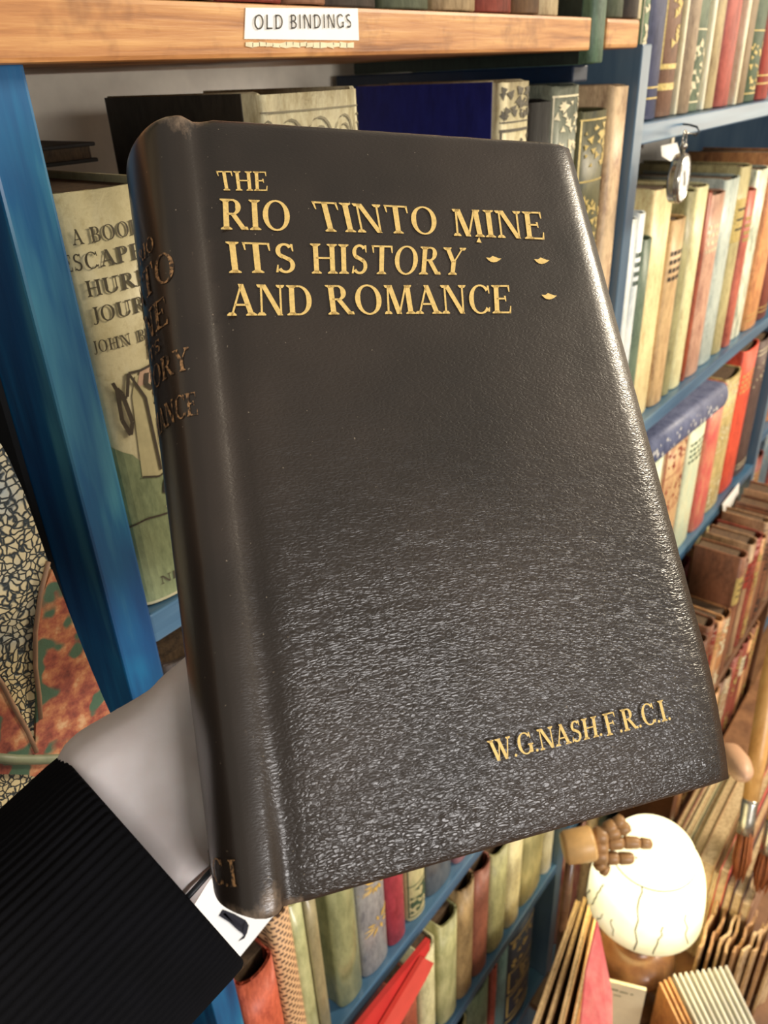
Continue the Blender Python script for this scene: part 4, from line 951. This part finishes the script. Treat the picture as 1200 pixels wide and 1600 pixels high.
# ------------------------------------------------------------------ the arm: black ribbed sleeve, pale hand flat behind the book
def skinmat():
    t = NT('pale_skin'); n1 = t.noise(t.mapping(), 60, 3, .5); n2 = t.noise(t.mapping(), 600, 3, .6)
    col = t.mix(t.ramp(n1, [(.35, 0), (.7, 1)]), rgb(214, 206, 204), rgb(202, 190, 186))
    return t.fin(col, .5, None, t.bump(n2, .1, .0004), Subsurface_Weight=.08, Subsurface_Scale=.01)
def cap(bm, a, b, ra, rb, seg=14):
    a, b = Vector(a), Vector(b); t = (b-a).normalized(); L = (b-a).length
    pr = [(ra*math.sin(math.pi/2*k/5), -ra*math.cos(math.pi/2*k/5)) for k in range(6)] + [(rb*math.cos(math.pi/2*k/5), L + rb*math.sin(math.pi/2*k/5)) for k in range(6)]
    pr[0] = (1e-5, -ra); pr[-1] = (1e-5, L+rb)
    M_ = Matrix.Translation(a) @ t.to_track_quat('Z', 'Y').to_matrix().to_4x4(); add_lathe(bm, pr, seg, M_)
def HL(px, py, wz): return toloc(px, py, wz)
bm = bmesh.new()
BK = BT + .011
ax0 = HL(60, 1480, .050)                    # forearm inside the sleeve
wr = HL(221, 1273, .050)                    # wrist
wdir = (HL(300, 1393, .050) - HL(130, 1190, .050)).normalized()
for k in (-1, -.5, 0, .5, 1):
    cap(bm, HL(-20, 1560, .054) + wdir*(.014*k + .006), wr + wdir*.014*k, .0175, .0155)
# palm: metacarpals fan from the wrist under the book
wrb = [wr + wdir*k for k in (-.017, -.008, .002, .013)]
kn = [HL(345, 1075, BT + .014), HL(392, 1115, BT + .013), HL(415, 1165, BT + .013), HL(420, 1222, BT + .014)]
for a, b in zip(wrb, kn): cap(bm, a, b, .0155, .0115)
for a, b in zip(wrb, wrb[1:] + wrb[:1]): cap(bm, a.lerp(kn[1], .4), b.lerp(kn[2], .4), .0145, .0145)
cap(bm, HL(262, 1185, .050), HL(268, 1125, .048), .016, .0120)      # ball of the thumb
cap(bm, HL(260, 1185, .050), HL(256, 1272, .050), .016, .016)
cap(bm, HL(268, 1125, .048), HL(284, 1092, .046), .0112, .0100)
cap(bm, HL(284, 1092, .046), HL(350, 1030, BT + .010), .0100, .0090)
cap(bm, HL(350, 1030, BT + .010), HL(405, 955, BT + .009), .0088, .0078)
tips = [[(455, 985), (525, 915), (580, 865)], [(500, 1050), (590, 1000), (655, 965)], [(520, 1130), (605, 1100), (668, 1080)], [(515, 1212), (575, 1200), (625, 1192)]]
for a, f_ in zip(kn, tips):
    p0 = a; r0 = .0095
    for j, q in enumerate(f_):
        p1 = HL(q[0], q[1], BT + (.0105 if j == 0 else .0088)); cap(bm, p0, p1, r0, r0 - .0009, 12); p0 = p1; r0 -= .0009
pr_ = bpy.data.objects.new('person', None); COL.objects.link(pr_)
tag(pr_, "person with black ribbed knit sleeve, pale hand holding the black book from behind", 'person')
MP = MB.copy(); MP.translation = MB @ ax0; pr_.matrix_world = MP
for v in bm.verts: v.co = v.co - ax0
hand = mesh_obj('body', bm, skinmat(), pr_, True)
md = hand.modifiers.new('r', 'REMESH'); md.mode = 'VOXEL'; md.voxel_size = .0016; md.use_smooth_shade = True
md = hand.modifiers.new('s', 'SMOOTH'); md.iterations = 12; md.factor = .6
# sleeve
cA, cB = HL(92, 1188, .050), HL(372, 1505, .050)
cc = (cA + cB)/2; major = (cB - cA)/2; rr = major.length; major.normalize()
dist_ = HL(-40, 1335, .052) 
axd = (HL(-60, 1590, .056) - HL(228, 1282, .050)); vd_ = (cc - RB.transposed() @ (-TB)).normalized()
axd = (axd - vd_*axd.dot(vd_)*.93 - major*axd.dot(major)*.75).normalized()
minor = major.cross(axd).normalized()
bm = bmesh.new(); lv = []
NR = 96; SEG = NR*4
stat = [(-.0004, .955, 0), (-.0016, .985, 0), (-.0012, 1.0, .5), (0.0, 1.01, 1), (.004, 1.012, 1), (.02, 1.0, 1), (.04, 1.0, 1), (.055, 1.005, 1), (.066, 1.02, .6), (.078, 1.035, .3), (.10, 1.05, .3), (.16, 1.08, .3), (.24, 1.12, .3)]
inn = [(-.0004, .955, 0), (.01, .94, 0), (.05, .94, 0)]
def ring(d, sc, rib):
    out = []
    for k in range(SEG):
        a = 2*math.pi*k/SEG
        rr_ = 1 + rib * .013 * (math.cos(a*NR) )
        wob = 1 + .012*math.sin(a*3 + d*40) * (1 if d > .05 else .3)
        out.append(bm.verts.new(cc + axd*d + (major*math.cos(a)*rr + minor*math.sin(a)*rr*.74)*sc*rr_*wob - ax0))
    return out
for st in stat: lv.append(ring(*st))
iv = [lv[0]] + [ring(*st) for st in inn[1:]]
for A_, B_ in zip(lv, lv[1:]):
    for k in range(SEG): bm.faces.new((A_[k], A_[(k+1) % SEG], B_[(k+1) % SEG], B_[k]))
for A_, B_ in zip(iv, iv[1:]):
    for k in range(SEG): bm.faces.new((A_[(k+1) % SEG], A_[k], B_[k], B_[(k+1) % SEG]))
bmesh.ops.recalc_face_normals(bm, faces=bm.faces)
def knit():
    t = NT('black_knit'); n1 = t.noise(t.mapping(), 1400, 3, .7); n2 = t.noise(t.mapping(), 90, 2, .5)
    return t.fin(t.ramp(n2, [(.3, rgb(4, 4, 7)), (.7, rgb(7, 7, 12))]), .95, None, t.bump(n1, .6, .0004), Sheen_Weight=.0, Specular_IOR_Level=.2)
mesh_obj('sleeve', bm, knit(), pr_, True)['label'] = 'black knitted sleeve with ribbed cuff'

# ------------------------------------------------------------------ white printed sheet beside the cuff
ws = slab_obj('printed_sheet', [at_n(x, y, .90) for x, y in ((235, 1290), (420, 1330), (428, 1430), (366, 1506), (235, 1500))], Vector((0, .0006, 0)), plain((244, 247, 248), .4, 0, .03, 20, .99))
tag(ws, 'white paper sheet with a bold black printed mark, between the sleeve and the orange-red book', 'paper')
bm = bmesh.new()
def wp(px, py): return at_n(px, py, .8985)
def wpoly(pts): bm.faces.new([bm.verts.new(wp(*p)) for p in pts])
wpoly([(342, 1431), (348, 1421), (366, 1428), (384, 1438), (379, 1459), (371, 1453), (358, 1441)])
wpoly([(379, 1459), (377, 1446), (384, 1438), (389, 1446), (386, 1458), (382, 1466), (372, 1471), (381, 1462)])
mesh_obj('printed_mark', bm, plain((30, 38, 52), .5), ws)
bm = bmesh.new(); wpoly([(348, 1428), (352, 1426), (372, 1440), (380, 1448), (377, 1451), (368, 1446)]); mesh_obj('printed_highlight', bm, plain((150, 156, 170), .5), ws)
bm = bmesh.new(); add_tube(bm, [l2w(HL(280, 1416, .036)), l2w(HL(303, 1391, .036)), l2w(HL(325, 1366, .038)), l2w(HL(350, 1340, .041))], .0009, 8)  # dark line added where the hand's lower edge meets the sheet
tag(mesh_obj('hand_edge_line', bm, plain((36, 40, 46), .5), None, True), 'thin dark line added along the lower edge of the hand', 'hand_edge_line')

# ------------------------------------------------------------------ low table with ephemera, lamp and hand model
TZ = CZ - 1.20
M_TW = wood((122, 84, 52), (86, 56, 34), (150, 108, 70), (20, 20, 4), .5)
tb = empty('low_table', (1.05, .10, 0)); tag(tb, 'low brown wooden table in front of the bookcase, crowded with papers and a lamp', 'table')
box_obj('table_top', (-.49, .55, -.30, .115, TZ-.022, TZ), M_TW, tb, .003)
for sx, sy in ((-.41, -.27), (-.41, .09), (.52, -.27), (.52, .09)): box_obj('leg', (sx-.018, sx+.018, sy-.018, sy+.018, 0, TZ-.022), M_TW, tb, .002)
# lamp
lc = at_d(1006, 1408, 1.06)
lm = empty('table_lamp', (lc.x, lc.y, TZ)); tag(lm, 'lit table lamp with veined pale mushroom-shaped shade on a turned wooden base', 'lamp')
zr = lc.z - TZ
def shade_mat():
    t = NT('lit_alabaster'); n1 = t.noise(t.mapping(), 30, 3, .5)
    col = t.ramp(n1, [(.3, rgb(232, 222, 172)), (.7, rgb(244, 236, 196))])
    t.l(col, t.b.inputs['Emission Color'])
    lw = t.n('ShaderNodeSeparateXYZ'); t.l(t.tc.outputs['Object'], lw.inputs[0])
    mr = t.n('ShaderNodeMapRange'); mr.inputs['From Min'].default_value = zr; mr.inputs['From Max'].default_value = zr+.06; mr.inputs['To Min'].default_value = .34; mr.inputs['To Max'].default_value = 2.0
    t.l(lw.outputs[2], mr.inputs[0]); t.l(mr.outputs[0], t.b.inputs['Emission Strength'])
    return t.fin(col, .3)
M_SH = shade_mat(); M_VEIN = plain((110, 108, 76), .5); M_BRW = wood((96, 66, 42), (66, 44, 30), (128, 92, 62), (30, 30, 30), .28)
def shp(u):  # 0 rim .. 1 top of lower bell
    return (.046 + (.075-.046)*math.cos(u*math.pi/2)**.75, zr + .098*math.sin(u*math.pi/2)**1.15)
bm = bmesh.new(); add_lathe(bm, [(.070, zr-.001), (.075, zr-.002)] + [shp(k/14) for k in range(15)] + [(.040, zr+.094)], 56, None, False); mesh_obj('shade', bm, M_SH, lm, True)
bm = bmesh.new(); add_lathe(bm, [(.0485, zr+.094), (.0525, zr+.0955), (.053, zr+.099)] + [(.053*math.cos(a), zr+.10+.034*math.sin(a)) for a in [k*math.pi/20 for k in range(1, 10)]] + [(.001, zr+.1345)], 48, None, False); cp = mesh_obj('shade_cap', bm, M_SH, lm, True)
bm = bmesh.new(); add_lathe(bm, [(.0500, zr+.0925), (.0535, zr+.0935), (.0540, zr+.0955), (.0530, zr+.0975), (.0500, zr+.098)], 48, None, False); mesh_obj('cap_band', bm, M_VEIN, lm, True)
rr_ = random.Random(8)
camdir = math.atan2(-lc.y, -lc.x)
for k, (da, u0, u1, rad) in enumerate(((-.05, .02, .95, .0009), (.35, .03, .4, .0008), (-.42, .05, .25, .0007), (-.9, .1, .5, .0009), (.85, .08, .5, .0007), (-1.2, .05, .2, .0006), (-1.4, .05, .22, .0006), (-.7, .03, .2, .0006), (2.4, .05, .9, .0008), (-2.2, .05, .9, .0008))):
    bm = bmesh.new(); pts = []
    for q in range(8):
        u = u0 + (u1-u0)*q/7; r_, z_ = shp(u); a = camdir + da + rr_.uniform(-.03, .03) + .12*(q/7 - .5)*(1 if k % 2 else -1)
        pts.append(((r_+.0004)*math.cos(a), (r_+.0004)*math.sin(a), z_+.0003))
    add_tube(bm, pts, rad, 6); mesh_obj('vein', bm, M_VEIN, lm, True)
bm = bmesh.new(); add_lathe(bm, [(.050, 0), (.056, .006), (.054, .016), (.036, .026), (.024, .04), (.026, .058), (.042, .072), (.054, .088), (.056, .100), (.049, .113), (.032, .121), (.021, .124), (.0225, .130), (.015, .136), (.012, .15), (.012, zr-.004), (.015, zr), (.015, zr+.02), (.001, zr+.021)], 44); mesh_obj('base', bm, M_BRW, lm, True)
pl = bpy.data.lights.new('lamp_bulb_light', 'POINT'); pl.energy = .8; pl.color = (1.0, .84, .58); pl.shadow_soft_size = .03
po = bpy.data.objects.new('lamp_bulb_light', pl); COL.objects.link(po); po.location = (lc.x, lc.y, lc.z + .018)

# jointed wooden hand
M_MAN = plain((176, 132, 84), .4, 0, .1, 60, .85); M_MAN2 = plain((222, 176, 112), .4, 0, .1, 60, .9)
hd = .985
hb = at_d(893, 1322, hd)
mh = empty('wooden_hand', (hb.x, hb.y, TZ)); tag(mh, 'jointed wooden hand model with outstretched fingers touching the lamp shade', 'hand model')
o3 = Vector((hb.x, hb.y, TZ))
def hp3(px, py, dz=0.0): return at_d(px, py, hd + dz) - o3
bm = bmesh.new(); a, b = hp3(880, 1325), hp3(927, 1317)
add_tube(bm, [a, a.lerp(b, .1), b.lerp(a, .1), b], [.017, .0205, .0215, .0195], 24); mesh_obj('forearm', bm, M_MAN2, mh, True)
bm = bmesh.new(); add_box(bm, -.030, .030, -.025, .025, 0.0002, .012, .003); add_tube(bm, [(0, 0, .014), hp3(893, 1330) + Vector((0, 0, -.010))], .006, 14); mesh_obj('stand', bm, M_BRW, mh, True)
bm = bmesh.new()
for y_ in (1305, 1320, 1335): add_tube(bm, [hp3(926, y_ - 1), hp3(930, y_), hp3(944, y_ + 2), hp3(948, y_ + 2)], [.008, .0115, .0115, .009], 14)
mesh_obj('palm', bm, M_MAN, mh, True)
for fi, seq in enumerate(([(948, 1303), (968, 1299), (984, 1288)], [(950, 1318), (974, 1316), (1000, 1317), (1020, 1320)], [(948, 1340), (966, 1341), (990, 1341), (1014, 1345)], [(946, 1296), (962, 1288), (976, 1278)], [(935, 1346), (941, 1356), (950, 1362)])):
    nm = 'thumb' if fi == 4 else 'finger'
    bm = bmesh.new()
    for j, (p, q) in enumerate(zip(seq, seq[1:])):
        A_, B_ = hp3(*p), hp3(*q); r_ = .0088 - .0008*j
        add_tube(bm, [A_.lerp(B_, .02), A_.lerp(B_, .12), A_.lerp(B_, .8), A_.lerp(B_, .97)], [r_*.85, r_, r_*.95, r_*(.35 if j == len(seq)-2 else .8)], 12)
        cap(bm, A_, A_ + (B_-A_)*.05, r_*.75, r_*.75, 10)
    mesh_obj(nm, bm, M_MAN, mh, True)

# ephemera on the table -------------------------------------------------------
def leaf(name, label, cat, pts, thick, mat, group=None, extra=None):
    c = sum((Vector(p) for p in pts), Vector())/len(pts)
    root = slab_obj(name, [Vector(p) - c for p in pts], thick, mat); root.location = c
    tag(root, label, cat, group); return root
def stand(p_top0, p_top1, h, th_, name, label, cat, mat, mat2, group=None, lean=0.0):
    """a booklet standing on the table: the top edge runs p_top0 -> p_top1, thickness th_ away from the room"""
    a, b = Vector(p_top0), Vector(p_top1); d = (b-a); L = d.length; d.normalize(); nrm_ = Vector((-d.y, d.x, 0))
    c = (a+b)/2; e = empty(name, (c.x, c.y, min(a.z, b.z)-h), (0, 0, math.atan2(d.y, d.x)))
    zz = h
    box_obj('cover', (-L/2, L/2, 0, .0012, 0, zz), mat, e, .0003); box_obj('cover', (-L/2, L/2, th_-.0012, th_, 0, zz), mat, e, .0003)
    box_obj('page_block', (-L/2+.001, L/2-.001, .0012, th_-.0012, .001, zz-.0015), mat2, e)
    tag(e, label, cat, group); return e
# row of booklets standing behind the lamp, covers to the room
pal = [((206, 176, 130), 'cream'), ((150, 84, 70), 'brick red'), ((214, 198, 150), 'pale buff'), ((110, 112, 84), 'olive'), ((170, 150, 104), 'drab'), ((186, 146, 100), 'tan'), ((226, 202, 150), 'light cream'), ((214, 96, 84), 'coral red'), ((120, 84, 70), 'brown'), ((96, 74, 62), 'dark brown'), ((160, 120, 92), 'fawn')]
ztop = TZ + .20
y = .178
for k, (c, nm) in enumerate(pal):
    thk = (.008, .007, .009, .008, .012, .022, .006, .012, .010, .012, .012)[k]
    hgt = .20 + (-.006, 0, .004, -.004, .006, .010, 0, .012, -.01, -.02, -.03)[k]
    x1 = (1.02, 1.03, 1.0, 1.03, 1.04, 1.03, 1.05, 1.08, 1.05, 1.03, 1.0)[k]
    e = empty('booklet', (.93, y - thk, TZ + .0003)); 
    cm = cloth(c, tuple(int(q*.8) for q in c), .5, 50)
    box_obj('cover', (-.105, x1-.93, 0, .0012, 0, hgt), cm, e, .0003); box_obj('cover', (-.105, x1-.93, thk-.0012, thk, 0, hgt), cm, e, .0003)
    box_obj('page_block', (-.104, x1-.931, .0013, thk-.0013, .001, hgt-.002), M_PAGES, e)
    tag(e, '%s booklet standing behind the lamp, %s from the bookcase' % (nm, ORD[k]), 'booklet', 'booklets standing behind the lamp'); y -= thk + .0008
# ragged brown papers to the right of the lamp
for k in range(9):
    px0, py0 = 1092 + k*14, 1400 + k*4
    A_ = at_z(px0 - 4, py0 + 90 - k*3, TZ+.13); B_ = at_z(px0 + 34, py0 - 10 + (k % 3)*12, TZ+.15)
    bm = bmesh.new(); rn = random.Random(k); top = []
    nseg = 9; d = (B_-A_); up = Vector((0, 0, 1)); nr = d.cross(up).normalized()
    pf, pb = [], []
    for q in range(nseg+1):
        p = A_.lerp(B_, q/nseg); z_ = TZ + .135 + .014*rn.random(); off = nr * (.002*math.sin(q*1.3+k))
        pf.append((p+off, z_)); pb.append((p+off+nr*.0035, z_ - .001*rn.random()))
    c0 = A_.copy()
    F_ = [[bm.verts.new((p.x-c0.x, p.y-c0.y, z_-c0.z)) for p, z_ in L_] + [bm.verts.new((p.x-c0.x, p.y-c0.y, TZ+.0004-c0.z)) for p, z_ in L_] for L_ in (pf, pb)]
    m_ = nseg+1
    for q in range(nseg):
        bm.faces.new((F_[0][q], F_[0][q+1], F_[0][q+1+m_], F_[0][q+m_])); bm.faces.new((F_[1][q+1], F_[1][q], F_[1][q+m_], F_[1][q+1+m_])); bm.faces.new((F_[0][q], F_[1][q], F_[1][q+1], F_[0][q+1]))
    bm.faces.new((F_[0][0], F_[0][m_], F_[1][m_], F_[1][0])); bm.faces.new((F_[0][nseg], F_[1][nseg], F_[1][nseg+m_], F_[0][nseg+m_]))
    bmesh.ops.recalc_face_normals(bm, faces=bm.faces)
    o = mesh_obj('loose_sheet', bm, cloth([(196, 160, 112), (176, 136, 92), (206, 176, 130)][k % 3], (140, 100, 66), .7, 70)); o.location = c0
    tag(o, 'ragged brown paper sheet standing right of the lamp, %s of the bundle' % ORD[k], 'paper', 'ragged brown papers right of the lamp')
# white card sheets, bottom right
for k in range(10):
    A_ = at_z(1052 + k*9.0, 1522 - k*1.5, TZ+.13); B_ = at_z(1052 + k*9.0 + 52, 1522 - k*1.5 + 108, TZ+.13)
    d = (B_-A_).normalized(); nr = Vector((-d.y, d.x, 0)); c0 = (A_+B_)/2
    e = slab_obj('record_card', [Vector((0, 0, 0)) + p for p in (A_-c0, B_-c0, B_-c0-Vector((0, 0, .1296)), A_-c0-Vector((0, 0, .1296)))], nr*.0028, plain((206 + (k % 3)*10, 204 + (k % 3)*10, 190 + (k % 3)*10), .55, 0, .1, 40, .94)); e.location = c0
    tag(e, 'greyish white card standing at the front of the table, %s of the pack' % ORD[k], 'card', 'white cards standing at the front of the table')
for k in range(3):
    A_ = at_z(1030 + k*7.0, 1535 - k*4, TZ+.125); B_ = at_z(1030 + k*7 + 50, 1640 - k*4, TZ+.125)
    d = (B_-A_).normalized(); nr = Vector((-d.y, d.x, 0)); c0 = (A_+B_)/2
    e = slab_obj('record_card', [p for p in (A_-c0, B_-c0, B_-c0-Vector((0, 0, .1246)), A_-c0-Vector((0, 0, .1246)))], nr*.003, cloth((196, 146, 94), (150, 106, 66), .6, 60)); e.location = c0
    tag(e, 'orange-brown card standing just left of the white pack, %s of three' % ORD[k], 'card', 'orange-brown cards beside the white pack')
# cream notice card with faint writing and red pamphlets, left of the lamp base
zc = TZ + .135
ca, cb = at_z(950, 1533, zc), at_z(1010, 1548, zc)
d = (cb-ca).normalized(); nr = Vector((-d.y, d.x, 0)); c0 = (ca+cb)/2
nc = slab_obj('notice_card', [ca-c0, cb-c0, cb-c0-Vector((0, 0, .1346)), ca-c0-Vector((0, 0, .1346))], nr*.004, plain((238, 228, 188), .5, 0, .05, 40, .96)); nc.location = c0
tag(nc, 'cream card with two faint grey marks, standing in front of the lamp base', 'card')
bm = bmesh.new()
for (u0, u1, v0, v1) in ((.12, .30, .10, .125), (.34, .56, .11, .13), (.62, .70, .11, .13), (.2, .4, .19, .205)):
    bm.faces.new([bm.verts.new((ca-c0).lerp(cb-c0, u) - Vector((0, 0, .135*v)) - nr*.0004) for u, v in ((u0, v0), (u1, v0), (u1, v1), (u0, v1))])
mesh_obj('faint_writing', bm, plain((150, 150, 110), .6), nc)
def pam(px, py, px2, py2, zt, col, label, th_=.006, h=None, c2=None):
    a, b = at_z(px, py, zt), at_z(px2, py2, zt); d = (b-a).normalized(); nr = Vector((-d.y, d.x, 0)); c0 = (a+b)/2; h = h or (zt - TZ - .0004)
    e = empty('pamphlet', (c0.x, c0.y, TZ+.0004)); ang = math.atan2(d.y, d.x); e.rotation_euler = (0, 0, ang); L = (b-a).length
    cm = cloth(col, c2, .5, 50)
    box_obj('cover', (-L/2, L/2, 0, .0008, 0, h), cm, e); box_obj('cover', (-L/2, L/2, th_-.0008, th_, 0, h), cm, e); box_obj('page_block', (-L/2+.001, L/2-.001, .0009, th_-.0009, 0.001, h-.001), M_PAGES, e)
    tag(e, label, 'pamphlet', 'pamphlets standing left of the lamp'); return e
pts_ = [at_d(934, 1440, .95), at_d(957, 1552, .925), at_d(957, 1650, .90), at_d(903, 1650, .90), at_d(916, 1520, .93)]
leaf('leaflet', 'coral red card leaflet with pale blotches, leaning just left of the cream card', 'leaflet', pts_, Vector((.0, .002, 0)), cloth((222, 92, 88), (236, 150, 130), .5, 26))
pam(930, 1425, 884, 1640, TZ+.17, (216, 150, 84), 'orange pamphlet left of the coral red one', .006)
pam(922, 1400, 862, 1640, TZ+.18, (206, 170, 118), 'buff pamphlet left of the orange one', .006)
pam(912, 1400, 840, 1640, TZ+.175, (150, 116, 80), 'brown paper pamphlet left of the buff one', .006)
pam(900, 1405, 818, 1640, TZ+.18, (190, 160, 118), 'pale brown pamphlet at the left edge of the table', .006)

# brushes hanging beside the far shelves
ry = .80
rail = bmesh.new(); a0 = at_d(1215, 1010, 1.12)
for k, (px, py, px2, py2) in enumerate(((1222, 940, 1153, 1372), (1276, 980, 1186, 1392))):
    T0, B0 = at_d(px, py, 1.10), at_d(px2, py2, 1.10); e = empty('brush', T0); T_, Bt = Vector((0, 0, 0)), B0 - T0
    tag(e, ('left' if k == 0 else 'right') + ' of two big brushes with tan handle, silver ferrule and rust bristles, hanging bristles down', 'brush', 'two hanging brushes')
    ff = .72 if k == 0 else .74
    bm = bmesh.new(); add_tube(bm, [T_, T_.lerp(Bt, .05), T_.lerp(Bt, .3), T_.lerp(Bt, .55), T_.lerp(Bt, ff)], [.004, .007, .0125, .0125, .0105], 16); mesh_obj('handle', bm, wood((214, 160, 92), (176, 122, 62), (232, 184, 116), (40, 40, 6), .35, (190, 136, 76)), e, True)
    bm = bmesh.new(); add_tube(bm, [T_.lerp(Bt, ff-.005), T_.lerp(Bt, ff+.01), T_.lerp(Bt, ff+.07), T_.lerp(Bt, ff+.12)], [.0108, .0112, .0105, .0115], 16); mesh_obj('ferrule', bm, plain((206, 200, 186), .25, .9, .05), e, True)
    bm = bmesh.new(); rn = random.Random(k); dr = (Bt-T_).normalized(); s1 = dr.cross(Vector((0, 0, 1))).normalized(); s2 = dr.cross(s1)
    for q in range(70):
        a = rn.uniform(0, 6.28); r_ = .0105*math.sqrt(rn.random()); o_ = s1*math.cos(a)*r_ + s2*math.sin(a)*r_
        add_tube(bm, [T_.lerp(Bt, ff+.11) + o_, T_.lerp(Bt, .93) + o_*1.25, T_.lerp(Bt, 1.0 + rn.uniform(-.03, .01)) + o_*.8], [.0012, .0012, .0005], 5)
    b_ = mesh_obj('bristles', bm, plain((164, 92, 44), .7), e, True); b_['kind'] = 'stuff'
    bm = bmesh.new(); add_tube(bm, [Vector((0, 0, 0)), Vector((0, .004, .02)), Vector((0, .0, .05))], .0008, 6); mesh_obj('hanging_cord', bm, M_INK, e, True)
# pale wooden peg end
pg_ = at_d(1150, 1185, 1.02)
e = empty('wooden_peg', pg_); tag(e, 'pale rounded wooden peg end showing between the black book corner and the brushes', 'peg')
bm = bmesh.new(); p0, p1 = at_d(1142, 1178, 1.06) - pg_, at_d(1163, 1212, 1.00) - pg_
add_tube(bm, [p0 + (p0-p1)*.35, p0, p0.lerp(p1, .5), p0.lerp(p1, .85), p1, p1 + (p1-p0)*.1], [.006, .0155, .0175, .0140, .009, .002], 18); mesh_obj('peg', bm, plain((222, 176, 140), .45, 0, .1, 40, .92), e, True)
